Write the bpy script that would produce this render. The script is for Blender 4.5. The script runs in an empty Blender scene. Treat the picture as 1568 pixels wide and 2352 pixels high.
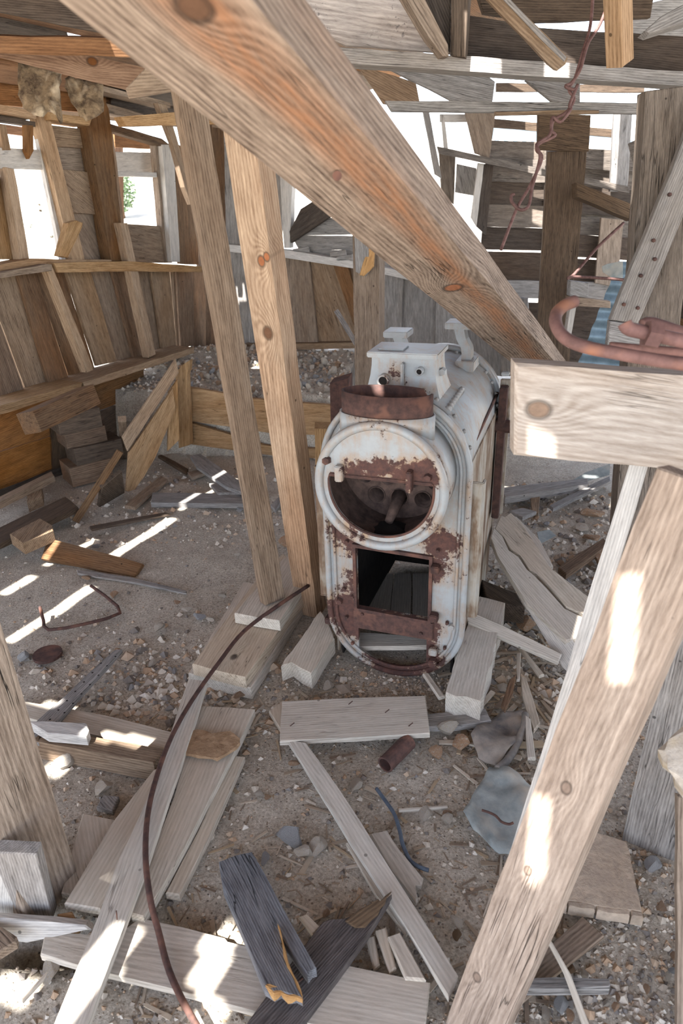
import bpy, bmesh, math, random
from mathutils import Vector, Matrix, noise
random.seed(7)
RAD = math.radians
SC = bpy.context.scene
COL = SC.collection

# ------------------------------------------------------------------ camera
FOC, PITCH, ROLL, EYE = 1568.0, RAD(25), RAD(-2), 1.6
RM = Matrix.Rotation(math.pi/2 - PITCH, 3, 'X') @ Matrix.Rotation(ROLL, 3, 'Z')
CAM = Vector((0, 0, EYE))
cd = bpy.data.cameras.new('camera'); cam = bpy.data.objects.new('camera', cd); COL.objects.link(cam)
cd.sensor_fit = 'VERTICAL'; cd.sensor_height = 36.0; cd.sensor_width = 24.0; cd.lens = 24.0
cd.clip_start = 0.02; cd.clip_end = 400
cd.dof.use_dof = True; cd.dof.focus_distance = 2.3; cd.dof.aperture_fstop = 5.0
cam.matrix_world = Matrix.Translation(CAM) @ RM.to_4x4()
SC.camera = cam
# ------------------------------------------------------------------ sky, sun, exposure
SUN = Vector((-0.30, -0.46, 0.83)).normalized()          # towards the sun
w = bpy.data.worlds.new('sky'); SC.world = w; w.use_nodes = True
nt = w.node_tree; nt.nodes.clear()
sky = nt.nodes.new('ShaderNodeTexSky'); sky.sky_type = 'NISHITA'; sky.sun_disc = False
sky.sun_elevation = math.asin(SUN.z); sky.sun_rotation = math.atan2(SUN.x, SUN.y)
sky.altitude = 2200; sky.air_density = 1.0; sky.dust_density = 2.0
bg = nt.nodes.new('ShaderNodeBackground'); bg.inputs[1].default_value = 0.42
wo = nt.nodes.new('ShaderNodeOutputWorld')
hs_ = nt.nodes.new('ShaderNodeHueSaturation'); hs_.inputs['Saturation'].default_value = 0.5   # white-balanced, hazy sky
nt.links.new(sky.outputs[0], hs_.inputs['Color']); nt.links.new(hs_.outputs[0], bg.inputs[0]); nt.links.new(bg.outputs[0], wo.inputs[0])
sd = bpy.data.lights.new('sun', 'SUN'); so = bpy.data.objects.new('sun', sd); COL.objects.link(so)
sd.energy = 16.0; sd.angle = RAD(0.53); sd.color = (1.0, 0.97, 0.93)
so.rotation_euler = SUN.to_track_quat('Z', 'Y').to_euler(); so.location = (0, -3, 6)
vs = SC.view_settings
vs.view_transform = 'Standard'; vs.look = 'None'; vs.gamma = 1; vs.use_curve_mapping = False
vs.exposure = 0.98
SC.cycles.max_bounces = 10; SC.cycles.diffuse_bounces = 6; SC.cycles.use_denoising = True

# ------------------------------------------------------------------ photograph pixel -> place
def ray(x, y): return RM @ Vector(((x-784)/FOC, -(y-1176)/FOC, -1.0))
def D(x, y, d): return CAM + ray(x, y)*d                       # at a depth along the lens axis
def G(x, y, z=0.0): r = ray(x, y); return CAM + r*((z-EYE)/r.z)  # at a height
def PL(x, y, p, n): r = ray(x, y); return CAM + r*((p-CAM).dot(n)/r.dot(n))
def px(p): q = RM.transposed() @ (Vector(p)-CAM); return (784+FOC*q.x/-q.z, 1176-FOC*q.y/-q.z, -q.z)
UP = Vector((0, 0, 1))
WLp = G(0, 940, .5); WLd = (G(440, 800, .5)-WLp).normalized(); WLn = WLd.cross(UP).normalized()   # left wall, normal into the room
if WLn.dot(CAM-WLp) < 0: WLn = -WLn
WBp = PL(472, 790, WLp, WLn); WBp.z = 0; WBd = (Vector((1.25, 4.75, 0))-WBp).normalized(); WBn = WBd.cross(UP).normalized()
if WBn.dot(CAM-WBp) < 0: WBn = -WBn
WRp = Vector((1.4, 5.3, 0)); WRd = Vector((1, -.06, 0)).normalized(); WRn = Vector((-.06, -1, 0)).normalized()
def WL(x, y, o=0.0): return PL(x, y, WLp+WLn*o, WLn)
def WB(x, y, o=0.0): return PL(x, y, WBp+WBn*o, WBn)
def WR(x, y, o=0.0): return PL(x, y, WRp+WRn*o, WRn)
def YP(x, y, Y): return PL(x, y, Vector((0, Y, 0)), Vector((0, 1, 0)))
def hgt(x, y):                                              # floor relief
    v = Vector((x, y, 0))
    h = .020*noise.noise(v*1.7) + .010*noise.noise(v*5+Vector((3, 1, 0))) + .004*noise.noise(v*17) - .012
    hole = math.exp(-(((x+.73)/.11)**2 + ((y-1.06)/.045)**2)**2)     # hole under the boards
    return h - .16*hole

# ------------------------------------------------------------------ node helper
class NB:
    def __init__(s, name):
        s.m = bpy.data.materials.new(name); s.m.use_nodes = True; s.t = s.m.node_tree; s.t.nodes.clear()
        s.out = s.t.nodes.new('ShaderNodeOutputMaterial'); s.b = s.t.nodes.new('ShaderNodeBsdfPrincipled')
        s.t.links.new(s.b.outputs[0], s.out.inputs[0])
    def put(s, sock, v):
        if isinstance(v, bpy.types.NodeSocket): s.t.links.new(v, sock)
        elif v is not None:
            if sock.type == 'RGBA' and len(v) == 3: v = (*v, 1)
            sock.default_value = v
    def math(s, op, a, b=None, c=None, clamp=False):
        n = s.t.nodes.new('ShaderNodeMath'); n.operation = op; n.use_clamp = clamp
        for i, v in enumerate((a, b, c)): s.put(n.inputs[i], v)
        return n.outputs[0]
    def vm(s, op, a, b=None):
        n = s.t.nodes.new('ShaderNodeVectorMath'); n.operation = op
        s.put(n.inputs[0], a); s.put(n.inputs[1], b)
        return n.outputs['Value'] if op in ('LENGTH', 'DISTANCE', 'DOT_PRODUCT') else n.outputs[0]
    def noise(s, vec, scale, detail=4, rough=.55, dist=0.0):
        n = s.t.nodes.new('ShaderNodeTexNoise'); s.put(n.inputs['Vector'], vec)
        n.inputs['Scale'].default_value = scale; n.inputs['Detail'].default_value = detail
        n.inputs['Roughness'].default_value = rough; n.inputs['Distortion'].default_value = dist
        return n.outputs['Fac']
    def voro(s, vec, scale, out='Distance', feature='F1'):
        n = s.t.nodes.new('ShaderNodeTexVoronoi'); n.feature = feature; s.put(n.inputs['Vector'], vec)
        n.inputs['Scale'].default_value = scale
        return n.outputs[out]
    def ramp(s, f, *stops):
        n = s.t.nodes.new('ShaderNodeValToRGB'); s.put(n.inputs[0], f); e = n.color_ramp.elements
        while len(e) < len(stops): e.new(.5)
        for k, (p, c) in zip(e, stops):
            k.position = p; k.color = (*c, 1) if hasattr(c, '__len__') else (c, c, c, 1)
        return n.outputs[0]
    def mr(s, v, a, b, c=0.0, d=1.0):
        n = s.t.nodes.new('ShaderNodeMapRange'); n.clamp = True; s.put(n.inputs[0], v)
        for i, q in enumerate((a, b, c, d)): n.inputs[i+1].default_value = q
        return n.outputs[0]
    def mix(s, f, a, b, mode='MIX'):
        n = s.t.nodes.new('ShaderNodeMix'); n.data_type = 'RGBA'; n.blend_type = mode
        s.put(n.inputs[0], f); s.put(n.inputs[6], a); s.put(n.inputs[7], b)
        return n.outputs[2]
    def obj(s): return s.t.nodes.new('ShaderNodeTexCoord').outputs['Object']
    def rnd(s): return s.t.nodes.new('ShaderNodeObjectInfo').outputs['Random']
    def sep(s, v):
        n = s.t.nodes.new('ShaderNodeSeparateXYZ'); s.put(n.inputs[0], v); return n.outputs
    def comb(s, x, y, z):
        n = s.t.nodes.new('ShaderNodeCombineXYZ')
        for i, v in enumerate((x, y, z)): s.put(n.inputs[i], v)
        return n.outputs[0]
    def bump(s, h, strength=.4, dist=.004):
        n = s.t.nodes.new('ShaderNodeBump'); n.inputs['Strength'].default_value = strength
        n.inputs['Distance'].default_value = dist; s.put(n.inputs['Height'], h)
        s.t.links.new(n.outputs[0], s.b.inputs['Normal'])
    def done(s, col, rough=.85, metal=0.0, spec=.3):
        s.put(s.b.inputs['Base Color'], col); s.put(s.b.inputs['Roughness'], rough)
        s.put(s.b.inputs['Metallic'], metal); s.b.inputs['Specular IOR Level'].default_value = spec
        return s.m

def lin(r, g, b): return tuple(((c/255+.055)/1.055)**2.4 if c > 10 else c/3294 for c in (r, g, b))

def wood(name, light, dark, stain=None, samt=.0, freq=55, relief=.5, knots=(), dust=0.0, spots=0.0, var=.25, stain_band=None, bandw=.13):
    """boards run along local X; light/dark grain, a stain colour in patches, knots at local (x,y,r)"""
    b = NB(name); o = b.obj(); r = b.rnd()
    off = b.comb(b.math('MULTIPLY', r, 37.0), b.math('MULTIPLY', r, 91.0), b.math('MULTIPLY', r, 13.0))
    p = b.vm('ADD', o, off); x, y, z = b.sep(p)
    ox, oy, oz = b.sep(o)
    stretch = b.comb(b.math('MULTIPLY', x, .13), y, z)
    warp = b.noise(b.comb(b.math('MULTIPLY', x, .16), y, z), 6, 3)
    ph = b.math('ADD', b.math('ADD', y, b.math('MULTIPLY', z, .8)), b.math('MULTIPLY', warp, .07))
    kmask = None
    for (kx, ky, kr, kc) in knots:
        dx = b.math('MULTIPLY', b.math('SUBTRACT', ox, kx), .55); dy = b.math('SUBTRACT', oy, ky)
        d2 = b.math('ADD', b.math('MULTIPLY', dx, dx), b.math('MULTIPLY', dy, dy))
        ex = b.math('EXPONENT', b.math('MULTIPLY', d2, -1/(2.6*kr)**2))
        ph = b.math('ADD', ph, b.math('MULTIPLY', ex, kr*3.2))
    band = b.math('ADD', b.math('MULTIPLY', b.math('SINE', b.math('MULTIPLY', ph, freq*15.0)), .5), .5)
    fine = b.noise(stretch, 240, 4, .7)
    mid = b.noise(stretch, 62, 4, .6)
    g = b.math('ADD', b.math('MULTIPLY', band, bandw), b.math('ADD', b.math('MULTIPLY', fine, .45), b.math('MULTIPLY', mid, .67-bandw)))
    col = b.ramp(b.mr(g, .34, .78), (0.0, dark), (.55, tuple((a*.45+c*.55) for a, c in zip(dark, light))), (1.0, light))
    if stain:
        if stain_band:
            y0, y1 = stain_band
            sm = b.math('ADD', oy, b.math('MULTIPLY', b.math('SUBTRACT', warp, .5), .12))
            sf = b.math('MULTIPLY', b.mr(sm, y0-.02, y0+.02), b.mr(sm, y1+.02, y1-.02))
            sf = b.math('MULTIPLY', sf, b.mr(mid, .3, .6, .35, 1))
        else:
            sf = b.mr(b.noise(b.comb(b.math('MULTIPLY', x, .3), y, z), 5, 4), .42, .68)
        col = b.mix(b.math('MULTIPLY', sf, samt), col, b.mix(b.mr(g, .36, .74), tuple(c*.45 for c in stain), stain))
    # checks and cracks: thin dark lines along the grain
    ck = b.noise(b.comb(b.math('MULTIPLY', x, .05), y, z), 45, 2, .5)
    crack = b.math('MULTIPLY', b.mr(b.math('ABSOLUTE', b.math('SUBTRACT', ck, .5)), .012, .0), b.mr(b.noise(p, 3, 2), .52, .62))
    col = b.mix(b.math('MULTIPLY', crack, .85), col, tuple(c*.25 for c in dark))
    # nail holes / dark specks
    v = b.voro(p, 9)
    col = b.mix(b.math('MULTIPLY', b.mr(v, .05, .035), .8), col, tuple(c*.3 for c in dark))
    if spots:
        sp = b.mr(b.noise(p, 90, 2, .6), .60, .66); zone = b.mr(b.noise(p, 4, 2), .45, .6)
        col = b.mix(b.math('MULTIPLY', b.math('MULTIPLY', sp, zone), spots), col, lin(40, 42, 50))
    for (kx, ky, kr, kc) in knots:
        dx = b.math('MULTIPLY', b.math('SUBTRACT', ox, kx), .75); dy = b.math('SUBTRACT', oy, ky)
        d = b.math('SQRT', b.math('ADD', b.math('MULTIPLY', dx, dx), b.math('MULTIPLY', dy, dy)))
        ring = b.math('MULTIPLY', b.mr(b.math('ABSOLUTE', b.math('SUBTRACT', d, kr)), kr*.35, 0), .75)
        col = b.mix(b.mr(d, kr*1.02, kr*.8), col, b.mix(b.noise(p, 60, 3), kc, tuple(c*.5 for c in kc)))
        col = b.mix(ring, col, tuple(c*.35 for c in dark))
    if dust:
        dn = b.mr(b.noise(p, 7, 4, .6), .35, .7)
        nz = b.sep(b.t.nodes.new('ShaderNodeNewGeometry').outputs['Normal'])[2]
        col = b.mix(b.math('MULTIPLY', b.math('MULTIPLY', dn, dust), b.mr(nz, .2, .8)), col, lin(186, 172, 156))
    hsv = b.t.nodes.new('ShaderNodeHueSaturation'); b.put(hsv.inputs['Color'], col)
    b.put(hsv.inputs['Value'], b.mr(r, 0, 1, 1-var, 1+var*.7)); 
    b.put(hsv.inputs['Saturation'], b.mr(b.math('FRACT', b.math('MULTIPLY', r, 7.3)), 0, 1, .8, 1.15))
    b.bump(b.math('ADD', g, b.math('MULTIPLY', crack, -1.5)), relief, .004)
    return b.done(hsv.outputs[0], .88, 0, .15)

M = {}
M['pale']   = wood('bleached_dusty_wood', lin(208, 200, 187), lin(156, 147, 134), lin(190, 168, 148), .35, 40, .25, dust=.6, var=.08)
M['grey']   = wood('weathered_grey_wood', lin(168, 164, 160), lin(90, 86, 84), lin(146, 134, 122), .4, 60, .5, var=.12)
M['ridge']  = wood('ridged_grey_brown_wood', lin(142, 131, 121), lin(62, 56, 51), lin(112, 96, 80), .5, 95, 1.0, var=.10)
M['tan']    = wood('tan_pine_wood', lin(186, 158, 126), lin(108, 84, 60), lin(160, 118, 78), .5, 45, .35, var=.12)
M['tan2']   = wood('faded_tan_wood', lin(164, 144, 123), lin(86, 70, 57), lin(142, 113, 86), .5, 45, .35, var=.14)
M['brown']  = wood('brown_shed_board', lin(130, 106, 83), lin(64, 48, 37), lin(140, 96, 58), .55, 38, .35, var=.22)
M['orange'] = wood('orange_old_pine', lin(154, 114, 78), lin(88, 61, 40), lin(142, 92, 52), .45, 42, .35, var=.15)
M['dark']   = wood('dark_roof_timber', lin(96, 85, 76), lin(44, 38, 34), lin(84, 67, 53), .5, 60, .5, var=.2)
M['umber']  = wood('umber_timber', lin(112, 94, 77), lin(50, 41, 34), lin(90, 71, 54), .4, 50, .6, var=.12)
M['char']   = wood('blue_grey_split_wood', lin(142, 146, 152), lin(58, 60, 68), lin(128, 104, 84), .25, 75, .9, var=.06)
M['black']  = wood('blackened_wood', lin(112, 106, 104), lin(46, 42, 42), lin(96, 78, 64), .3, 75, .9, var=.05)
M['raw']    = wood('fresh_split_wood', lin(204, 166, 116), lin(140, 100, 62), lin(176, 122, 72), .5, 90, 1.0, var=.05)
M['white']  = wood('white_weathered_and_lit_wood', lin(212, 208, 202), lin(150, 146, 142), lin(196, 182, 166), .3, 70, .4, var=.06)
M['mould']  = wood('pale_mould_speckled_wood', lin(196, 190, 186), lin(116, 110, 108), lin(186, 166, 150), .4, 28, .4, spots=.95, var=.03)

def simple(name, c1, c2, scale=20, rough=.85, metal=0.0, bump=.3, bd=.004, c3=None, detail=5):
    b = NB(name); o = b.obj(); r = b.rnd(); p = b.vm('ADD', o, b.comb(b.math('MULTIPLY', r, 23.), b.math('MULTIPLY', r, 51.), r))
    n = b.noise(p, scale, detail, .65)
    col = b.mix(b.mr(n, .33, .68), c1, c2)
    if c3: col = b.mix(b.mr(b.noise(p, scale*.35, 3), .52, .66), col, c3)
    hsv = b.t.nodes.new('ShaderNodeHueSaturation'); b.put(hsv.inputs['Color'], col); b.put(hsv.inputs['Value'], b.mr(r, 0, 1, .82, 1.15))
    b.bump(n, bump, bd)
    return b.done(hsv.outputs[0], rough, metal, .3)
M['rust']   = simple('rusty_iron', lin(92, 66, 59), lin(60, 46, 43), 40, .85, .0, .5, .002, lin(108, 76, 64))
M['rusty_pipe'] = simple('red_rusted_pipe', lin(128, 95, 89), lin(94, 69, 65), 30, .75, .0, .3, .001, lin(142, 98, 78))
M['wire']   = simple('rusty_wire', lin(128, 98, 92), lin(88, 62, 58), 60, .7, .2, .2, .001)
M['galv']   = simple('galvanised_sheet', lin(148, 152, 149), lin(108, 115, 116), 14, .7, .0, .6, .005, lin(164, 156, 144))
M['corr']   = simple('blue_grey_corrugated', lin(126, 146, 158), lin(92, 110, 122), 12, .5, .4, .2, .002)
M['nest']   = simple('dried_mud_nest', lin(150, 130, 104), lin(76, 62, 50), 24, .95, 0, 1.0, .012, lin(186, 170, 146))
M['rock_w'] = simple('pale_rock', lin(216, 207, 195), lin(176, 163, 148), 30, .9, 0, 1.0, .006, lin(196, 178, 150))
M['rock_g'] = simple('grey_rock', lin(176, 175, 174), lin(126, 125, 126), 30, .9, 0, .8, .006)
M['rock_o'] = simple('orange_rock', lin(200, 164, 132), lin(158, 122, 94), 26, .9, 0, 1.0, .008, lin(190, 174, 156))
M['rock_r'] = simple('rust_brown_flat_stone', lin(160, 132, 104), lin(120, 94, 70), 40, .95, 0, 1.0, .01, lin(142, 116, 90))
M['tarp']   = simple('dusty_felt', lin(150, 140, 130), lin(92, 90, 90), 16, .95, 0, .7, .006, lin(166, 152, 138))
M['rubber'] = simple('blue_grey_cable', lin(92, 104, 118), lin(66, 74, 86), 40, .6, 0, .2, .001)
M['clay']   = simple('clay_slab', lin(196, 178, 158), lin(160, 144, 128), 40, .95, 0, .8, .006, lin(172, 156, 140))
M['soot_shade']   = simple('soot_and_shade_black', lin(40, 34, 32), lin(22, 19, 18), 30, .95, 0, .3, .003)  # soot in the boiler; also black for shaded holes and recesses
M['tubes']  = simple('sooty_tube_sheet', lin(96, 78, 70), lin(60, 48, 44), 30, .85, .1, .4, .002)
M['leaf']   = simple('juniper_green', lin(120, 140, 108), lin(84, 108, 76), 8, .9)
M['sage']   = simple('sage_green', lin(206, 208, 196), lin(176, 182, 168), 8, .9)
def ground_mat(name, c1, c2, c3, fine):
    b = NB(name); o = b.obj()
    big = b.noise(o, 1.6, 4, .6); med = b.noise(o, 14, 6, .7); sm = b.noise(o, 110, 5, .75)
    col = b.mix(b.mr(big, .35, .65), c1, c2); col = b.mix(b.mr(med, .42, .66, 0, .75), col, c3)
    col = b.mix(b.mr(sm, .35, .7), b.mix(.5, col, (0.02, .018, .016)), b.mix(.22, col, (.95, .9, .84)))
    vo = b.voro(o, 120); vc = b.voro(o, 120, 'Color')
    pc = b.ramp(b.sep(vc)[0], (0, lin(104, 98, 94)), (.4, lin(160, 146, 130)), (.7, lin(198, 188, 174)), (1, lin(180, 156, 132)))
    pm = b.math('MULTIPLY', b.mr(vo, .4, .25), b.mr(b.sep(vc)[1], fine, fine+.02))
    col = b.mix(pm, col, pc)
    h = b.math('ADD', b.math('MULTIPLY', med, .5), b.math('ADD', b.math('MULTIPLY', sm, .35), b.math('MULTIPLY', pm, .25)))
    b.bump(h, .8, .012)
    return b.done(col, .95, 0, .1)
M['dirt'] = ground_mat('dusty_dirt', lin(206, 195, 177), lin(194, 184, 168), lin(170, 158, 142), .72)
M['desert'] = ground_mat('pale_desert', lin(226, 218, 206), lin(216, 206, 190), lin(204, 196, 180), .6)

# ------------------------------------------------------------------ mesh helpers
def link(name, me, mat=None, parent=None, mw=None):
    o = bpy.data.objects.new(name, me); COL.objects.link(o)
    if mat is not None and me is not None: me.materials.append(M[mat] if isinstance(mat, str) else mat)
    if mw is not None: o.matrix_world = mw
    if parent is not None:
        o.parent = parent; o.matrix_parent_inverse = parent_world(parent).inverted()
    return o
PW = {}
def parent_world(p): return PW.get(p.name, Matrix.Identity(4))
def tag(o, label=None, cat=None, group=None, kind=None):
    for k, v in (('label', label), ('category', cat), ('group', group), ('kind', kind)):
        if v: o[k] = v
    return o
def empty(name, loc, label=None, cat=None, group=None, kind=None, mw=None):
    o = bpy.data.objects.new(name, None); COL.objects.link(o); o.empty_display_size = .1
    m = mw if mw is not None else Matrix.Translation(Vector(loc)); o.matrix_world = m; PW[o.name] = m.copy()
    return tag(o, label, cat, group, kind)
def me_from(name, v, f, smooth=False):
    me = bpy.data.meshes.new(name); me.from_pydata([tuple(p) for p in v], [], f); me.update()
    if smooth:
        for q in me.polygons: q.use_smooth = True
    return me
def frame(pts, n=None, along=None):
    c = sum(pts, Vector())/len(pts)
    if n is None:
        n = Vector()
        for i, p in enumerate(pts):
            q = pts[(i+1) % len(pts)]
            n += Vector(((p.y-q.y)*(p.z+q.z), (p.z-q.z)*(p.x+q.x), (p.x-q.x)*(p.y+q.y)))
        n.normalize()
        if n.dot(CAM-c) < 0: n = -n
    if along is None:
        # principal direction, from resampled outline
        best = None; S = []
        for i, p in enumerate(pts):
            q = pts[(i+1) % len(pts)]; k = max(1, int((q-p).length/.02))
            S += [p.lerp(q, j/k) for j in range(k)]
        cc = sum(S, Vector())/len(S)
        ref = (pts[1]-pts[0]).normalized(); ref -= n*ref.dot(n); ref.normalize(); oth = n.cross(ref)
        a = sum((s-cc).dot(ref)**2 for s in S); d = sum((s-cc).dot(oth)**2 for s in S); e = sum((s-cc).dot(ref)*(s-cc).dot(oth) for s in S)
        th = .5*math.atan2(2*e, a-d); along = ref*math.cos(th)+oth*math.sin(th)
    X = (along - n*along.dot(n)).normalized(); Y = n.cross(X)
    return Matrix((( X.x, Y.x, n.x, c.x), (X.y, Y.y, n.y, c.y), (X.z, Y.z, n.z, c.z), (0, 0, 0, 1)))
def slab(name, pts, t, mat, parent=None, n=None, along=None, jit=.0018, step=.09, bev=.003, knotpix=()):
    """a board: traced face outline (3-D points) with a real thickness behind it; local X runs along it"""
    pts = [Vector(p) for p in pts]
    mw = frame(pts, n, along); inv = mw.inverted(); loc = [inv @ p for p in pts]
    a = sum(loc[i].x*loc[(i+1) % len(loc)].y-loc[(i+1) % len(loc)].x*loc[i].y for i in range(len(loc)))
    if a < 0: loc.reverse()
    out = []
    for i, p in enumerate(loc):
        q = loc[(i+1) % len(loc)]; L = (q-p).length; k = max(1, int(L/step)); e = q-p; nn = Vector((-e.y, e.x, 0))
        if nn.length: nn.normalize()
        out.append(p)
        for j in range(1, k): out.append(p.lerp(q, j/k)+nn*random.uniform(-jit, jit))
    bm = bmesh.new()
    top = [bm.verts.new((p.x, p.y, 0)) for p in out]; bot = [bm.verts.new((p.x, p.y, -t)) for p in out]
    ft = bm.faces.new(top); bm.faces.new(list(reversed(bot)))
    m = len(out)
    for i in range(m): bm.faces.new((top[i], bot[i], bot[(i+1) % m], top[(i+1) % m]))
    if bev: bmesh.ops.bevel(bm, geom=list(ft.edges), offset=min(bev, t*.3), segments=1, affect='EDGES', clamp_overlap=True)
    me = bpy.data.meshes.new(name); bm.to_mesh(me); bm.free()
    if callable(mat):                                    # own material with its knots placed on the face
        kk = []
        for kx, ky, kr, kc in knotpix: l = inv @ PL(kx, ky, pts[0], Vector(mw.col[2][:3])); kk.append((l.x, l.y, kr, kc))
        mat = mat(kk)
    o = link(name, me, mat, parent, mw); PW[o.name] = mw.copy()
    return o
def grow(pts, k=1.05):
    c = sum(pts, Vector())/len(pts); return [c+(p-c)*k for p in pts]
def bar(name, p0, p1, wd, t, mat, parent=None, face=None, **kw):
    """a straight timber from p0 to p1 (centre line), wide face turned towards 'face'"""
    p0, p1 = Vector(p0), Vector(p1); ax = (p1-p0).normalized()
    f = Vector(face) if face is not None else CAM-(p0+p1)/2
    n = (f-ax*f.dot(ax)).normalized(); s = ax.cross(n)
    q = [p0-s*wd/2+n*t/2, p1-s*wd/2+n*t/2, p1+s*wd/2+n*t/2, p0+s*wd/2+n*t/2]
    return slab(name, q, t, mat, parent, n=n, along=ax, **kw)
def tube_geo(pts, r, seg=8, closed_ends=True, rs=None):
    pts = [Vector(p) for p in pts]; v = []; f = []; prev = None
    for i, p in enumerate(pts):
        d = (pts[min(i+1, len(pts)-1)]-pts[max(i-1, 0)]).normalized()
        u = (prev-d*prev.dot(d)) if prev is not None else d.orthogonal()
        u.normalize(); prev = u; q = d.cross(u); rr = rs[i] if rs else r
        for k in range(seg):
            a = 2*math.pi*k/seg; v.append(p+(u*math.cos(a)+q*math.sin(a))*rr)
    for i in range(len(pts)-1):
        for k in range(seg):
            a = i*seg+k; b2 = i*seg+(k+1) % seg; f.append((a, b2, b2+seg, a+seg))
    if closed_ends: f.append(tuple(reversed(range(seg)))); f.append(tuple(range((len(pts)-1)*seg, len(pts)*seg)))
    return v, f
def smooth_path(pts, k=6):
    pts = [Vector(p) for p in pts]; out = []
    for i in range(len(pts)-1):
        a, b2, c, d = pts[max(i-1, 0)], pts[i], pts[i+1], pts[min(i+2, len(pts)-1)]
        for j in range(k):
            t = j/k; out.append(.5*((2*b2)+(c-a)*t+(2*a-5*b2+4*c-d)*t*t+(3*b2-a-3*c+d)*t**3))
    return out+[pts[-1]]
def wire(name, pts, r, mat, parent=None, seg=7, k=6, origin=None):
    P = smooth_path(pts, k) if k else [Vector(p) for p in pts]
    o0 = Vector(origin) if origin is not None else P[0]
    v, f = tube_geo([p-o0 for p in P], r, seg)
    o = link(name, me_from(name, v, f, True), mat, parent, Matrix.Translation(o0))
    return o
def hollow_tube(name, p0, p1, r, ri, mat, seg=16, parent=None):
    p0, p1 = Vector(p0), Vector(p1); d = (p1-p0).normalized(); u = d.orthogonal().normalized(); q = d.cross(u); v = []; f = []
    for (p, rr) in ((p0, r), (p1, r), (p1, ri), (p0, ri)):
        for k in range(seg): a = 2*math.pi*k/seg; v.append(p-p0+(u*math.cos(a)+q*math.sin(a))*rr)
    for i in range(4):
        for k in range(seg):
            a = i*seg+k; b2 = i*seg+(k+1) % seg; j = ((i+1) % 4)*seg; f.append((a, b2, j+(k+1) % seg, j+k))
    me = me_from(name, v, f); return link(name, me, mat, parent, Matrix.Translation(p0))
def rock_mesh(name, seed, flat=.7, rough=.30, sub=2):
    bm = bmesh.new(); bmesh.ops.create_icosphere(bm, subdivisions=sub, radius=1); rn = random.Random(seed)
    cuts = [(Vector((rn.gauss(0, 1), rn.gauss(0, 1), rn.gauss(0, 1))).normalized(), rn.uniform(.35, .75)) for _ in range(11)]
    for vv in bm.verts:
        p = vv.co.copy()
        for n, d in cuts:
            e = p.dot(n)-d
            if e > 0: p -= n*e
        p += p.normalized()*rough*.35*noise.noise(p*2.2+Vector((seed*3.1, 0, 0))); p.z *= flat; vv.co = p
    me = bpy.data.meshes.new(name); bm.to_mesh(me); bm.free(); return me
ROCKS = [rock_mesh('rock_shape', i, .55+.3*((i*7) % 5)/5) for i in range(10)]
for q_ in ROCKS: q_.materials.append(M['rock_w'])
# ================================================================== ground
def grid(name, x0, x1, y0, y1, nx, ny, fz, mat, skip=None):
    v = [(x0+(x1-x0)*i/nx, y0+(y1-y0)*j/ny, 0) for j in range(ny+1) for i in range(nx+1)]
    v = [(a, b2, fz(a, b2)) for a, b2, _ in v]
    f = [(j*(nx+1)+i, j*(nx+1)+i+1, (j+1)*(nx+1)+i+1, (j+1)*(nx+1)+i) for j in range(ny) for i in range(nx)]
    if skip: f = [q for q in f if not skip(*v[q[0]][:2])]
    return link(name, me_from(name, v, f, True), mat)
tag(grid('floor', -3.4, 2.9, .35, 6.3, 210, 200, hgt, 'dirt'), kind='structure')
def terr(x, y):
    d = max(0, math.hypot((x+.3), (y-3))-5.5)
    h = -.06+.10*d*min(1, d/8) if (y > 1 or x < -3) else -.06
    return min(h, 9)+.12*noise.noise(Vector((x*.3, y*.3, 0)))*min(1, d/3) - .02
tag(grid('ground', -45, 45, -25, 65, 90, 90, terr, 'desert', lambda x, y: -2.5 < x < 1.5 and .9 < y < 4.9), kind='structure')

# ================================================================== roof: boards along the left wall's direction, unseen stretch added for light control, gaps placed for sun patches
RU = Vector((WLd.x, WLd.y, 0)).normalized(); RV = Vector((RU.y, -RU.x, 0))
VW = RV.dot(WLp)
def roofz(p): return 2.20+.16*(RV.dot(p)-VW)
def to_roof(p):
    t = 0; p = Vector(p)
    for _ in range(30): t = (roofz(p+SUN*t)-p.z)/SUN.z
    q = p+SUN*t
    return RU.dot(q), RV.dot(q)
HOLES = []
def sunhole(p, du, dv): u, v = to_roof(p); HOLES.append((u-du/2, u+du/2, v-dv/2, v+dv/2))
def sunstreak(a, b2, dv):
    u0, v0 = to_roof(a); u1, v1 = to_roof(b2); HOLES.append((min(u0, u1), max(u0, u1), (v0+v1)/2-dv/2, (v0+v1)/2+dv/2))
sunstreak(G(0, 1480), G(215, 1345), .055); sunstreak(G(245, 1276), G(400, 1190), .06); sunstreak(G(0, 1370), G(65, 1315), .05)
sunstreak(G(95, 1285, .1), G(125, 1200, .1), .04); sunstreak(G(435, 1170, .03), G(500, 1080, .05), .03)
for a in ((500, 2172, .03, .09, .07), (470, 2250, .03, .13, .06), (255, 2008, .05, .04, .09), (160, 2310, .06, .16, .07), (235, 2205, .06, .12, .045),
          (15, 2278, .0, .07, .10), (1042, 2262, .04, .06, .06), (95, 1622, .05, .05, .14), (270, 1703, .08, .06, .2), (125, 1765, 0, .08, .07),
          (480, 2335, .0, .08, .06), (1340, 1425, .2, .16, .05), (740, 915, .5, .22, .16), (740, 1000, .35, .14, .12), (500, 870, .5, .12, .08), (570, 805, .6, .1, .07),
          (1255, 1130, .05, .18, .09), (1350, 1100, .1, .2, .07)):
    sunhole(G(a[0], a[1], a[2]), a[3], a[4])
sunhole(D(1238, 1950, 1.262), .17, .03); sunhole(D(1428, 1500, 1.11), .17, .035)
sunhole(D(1230, 1000, 1.24), .10, .045); sunhole(D(1350, 835, 1.24), .035, .22)
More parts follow.
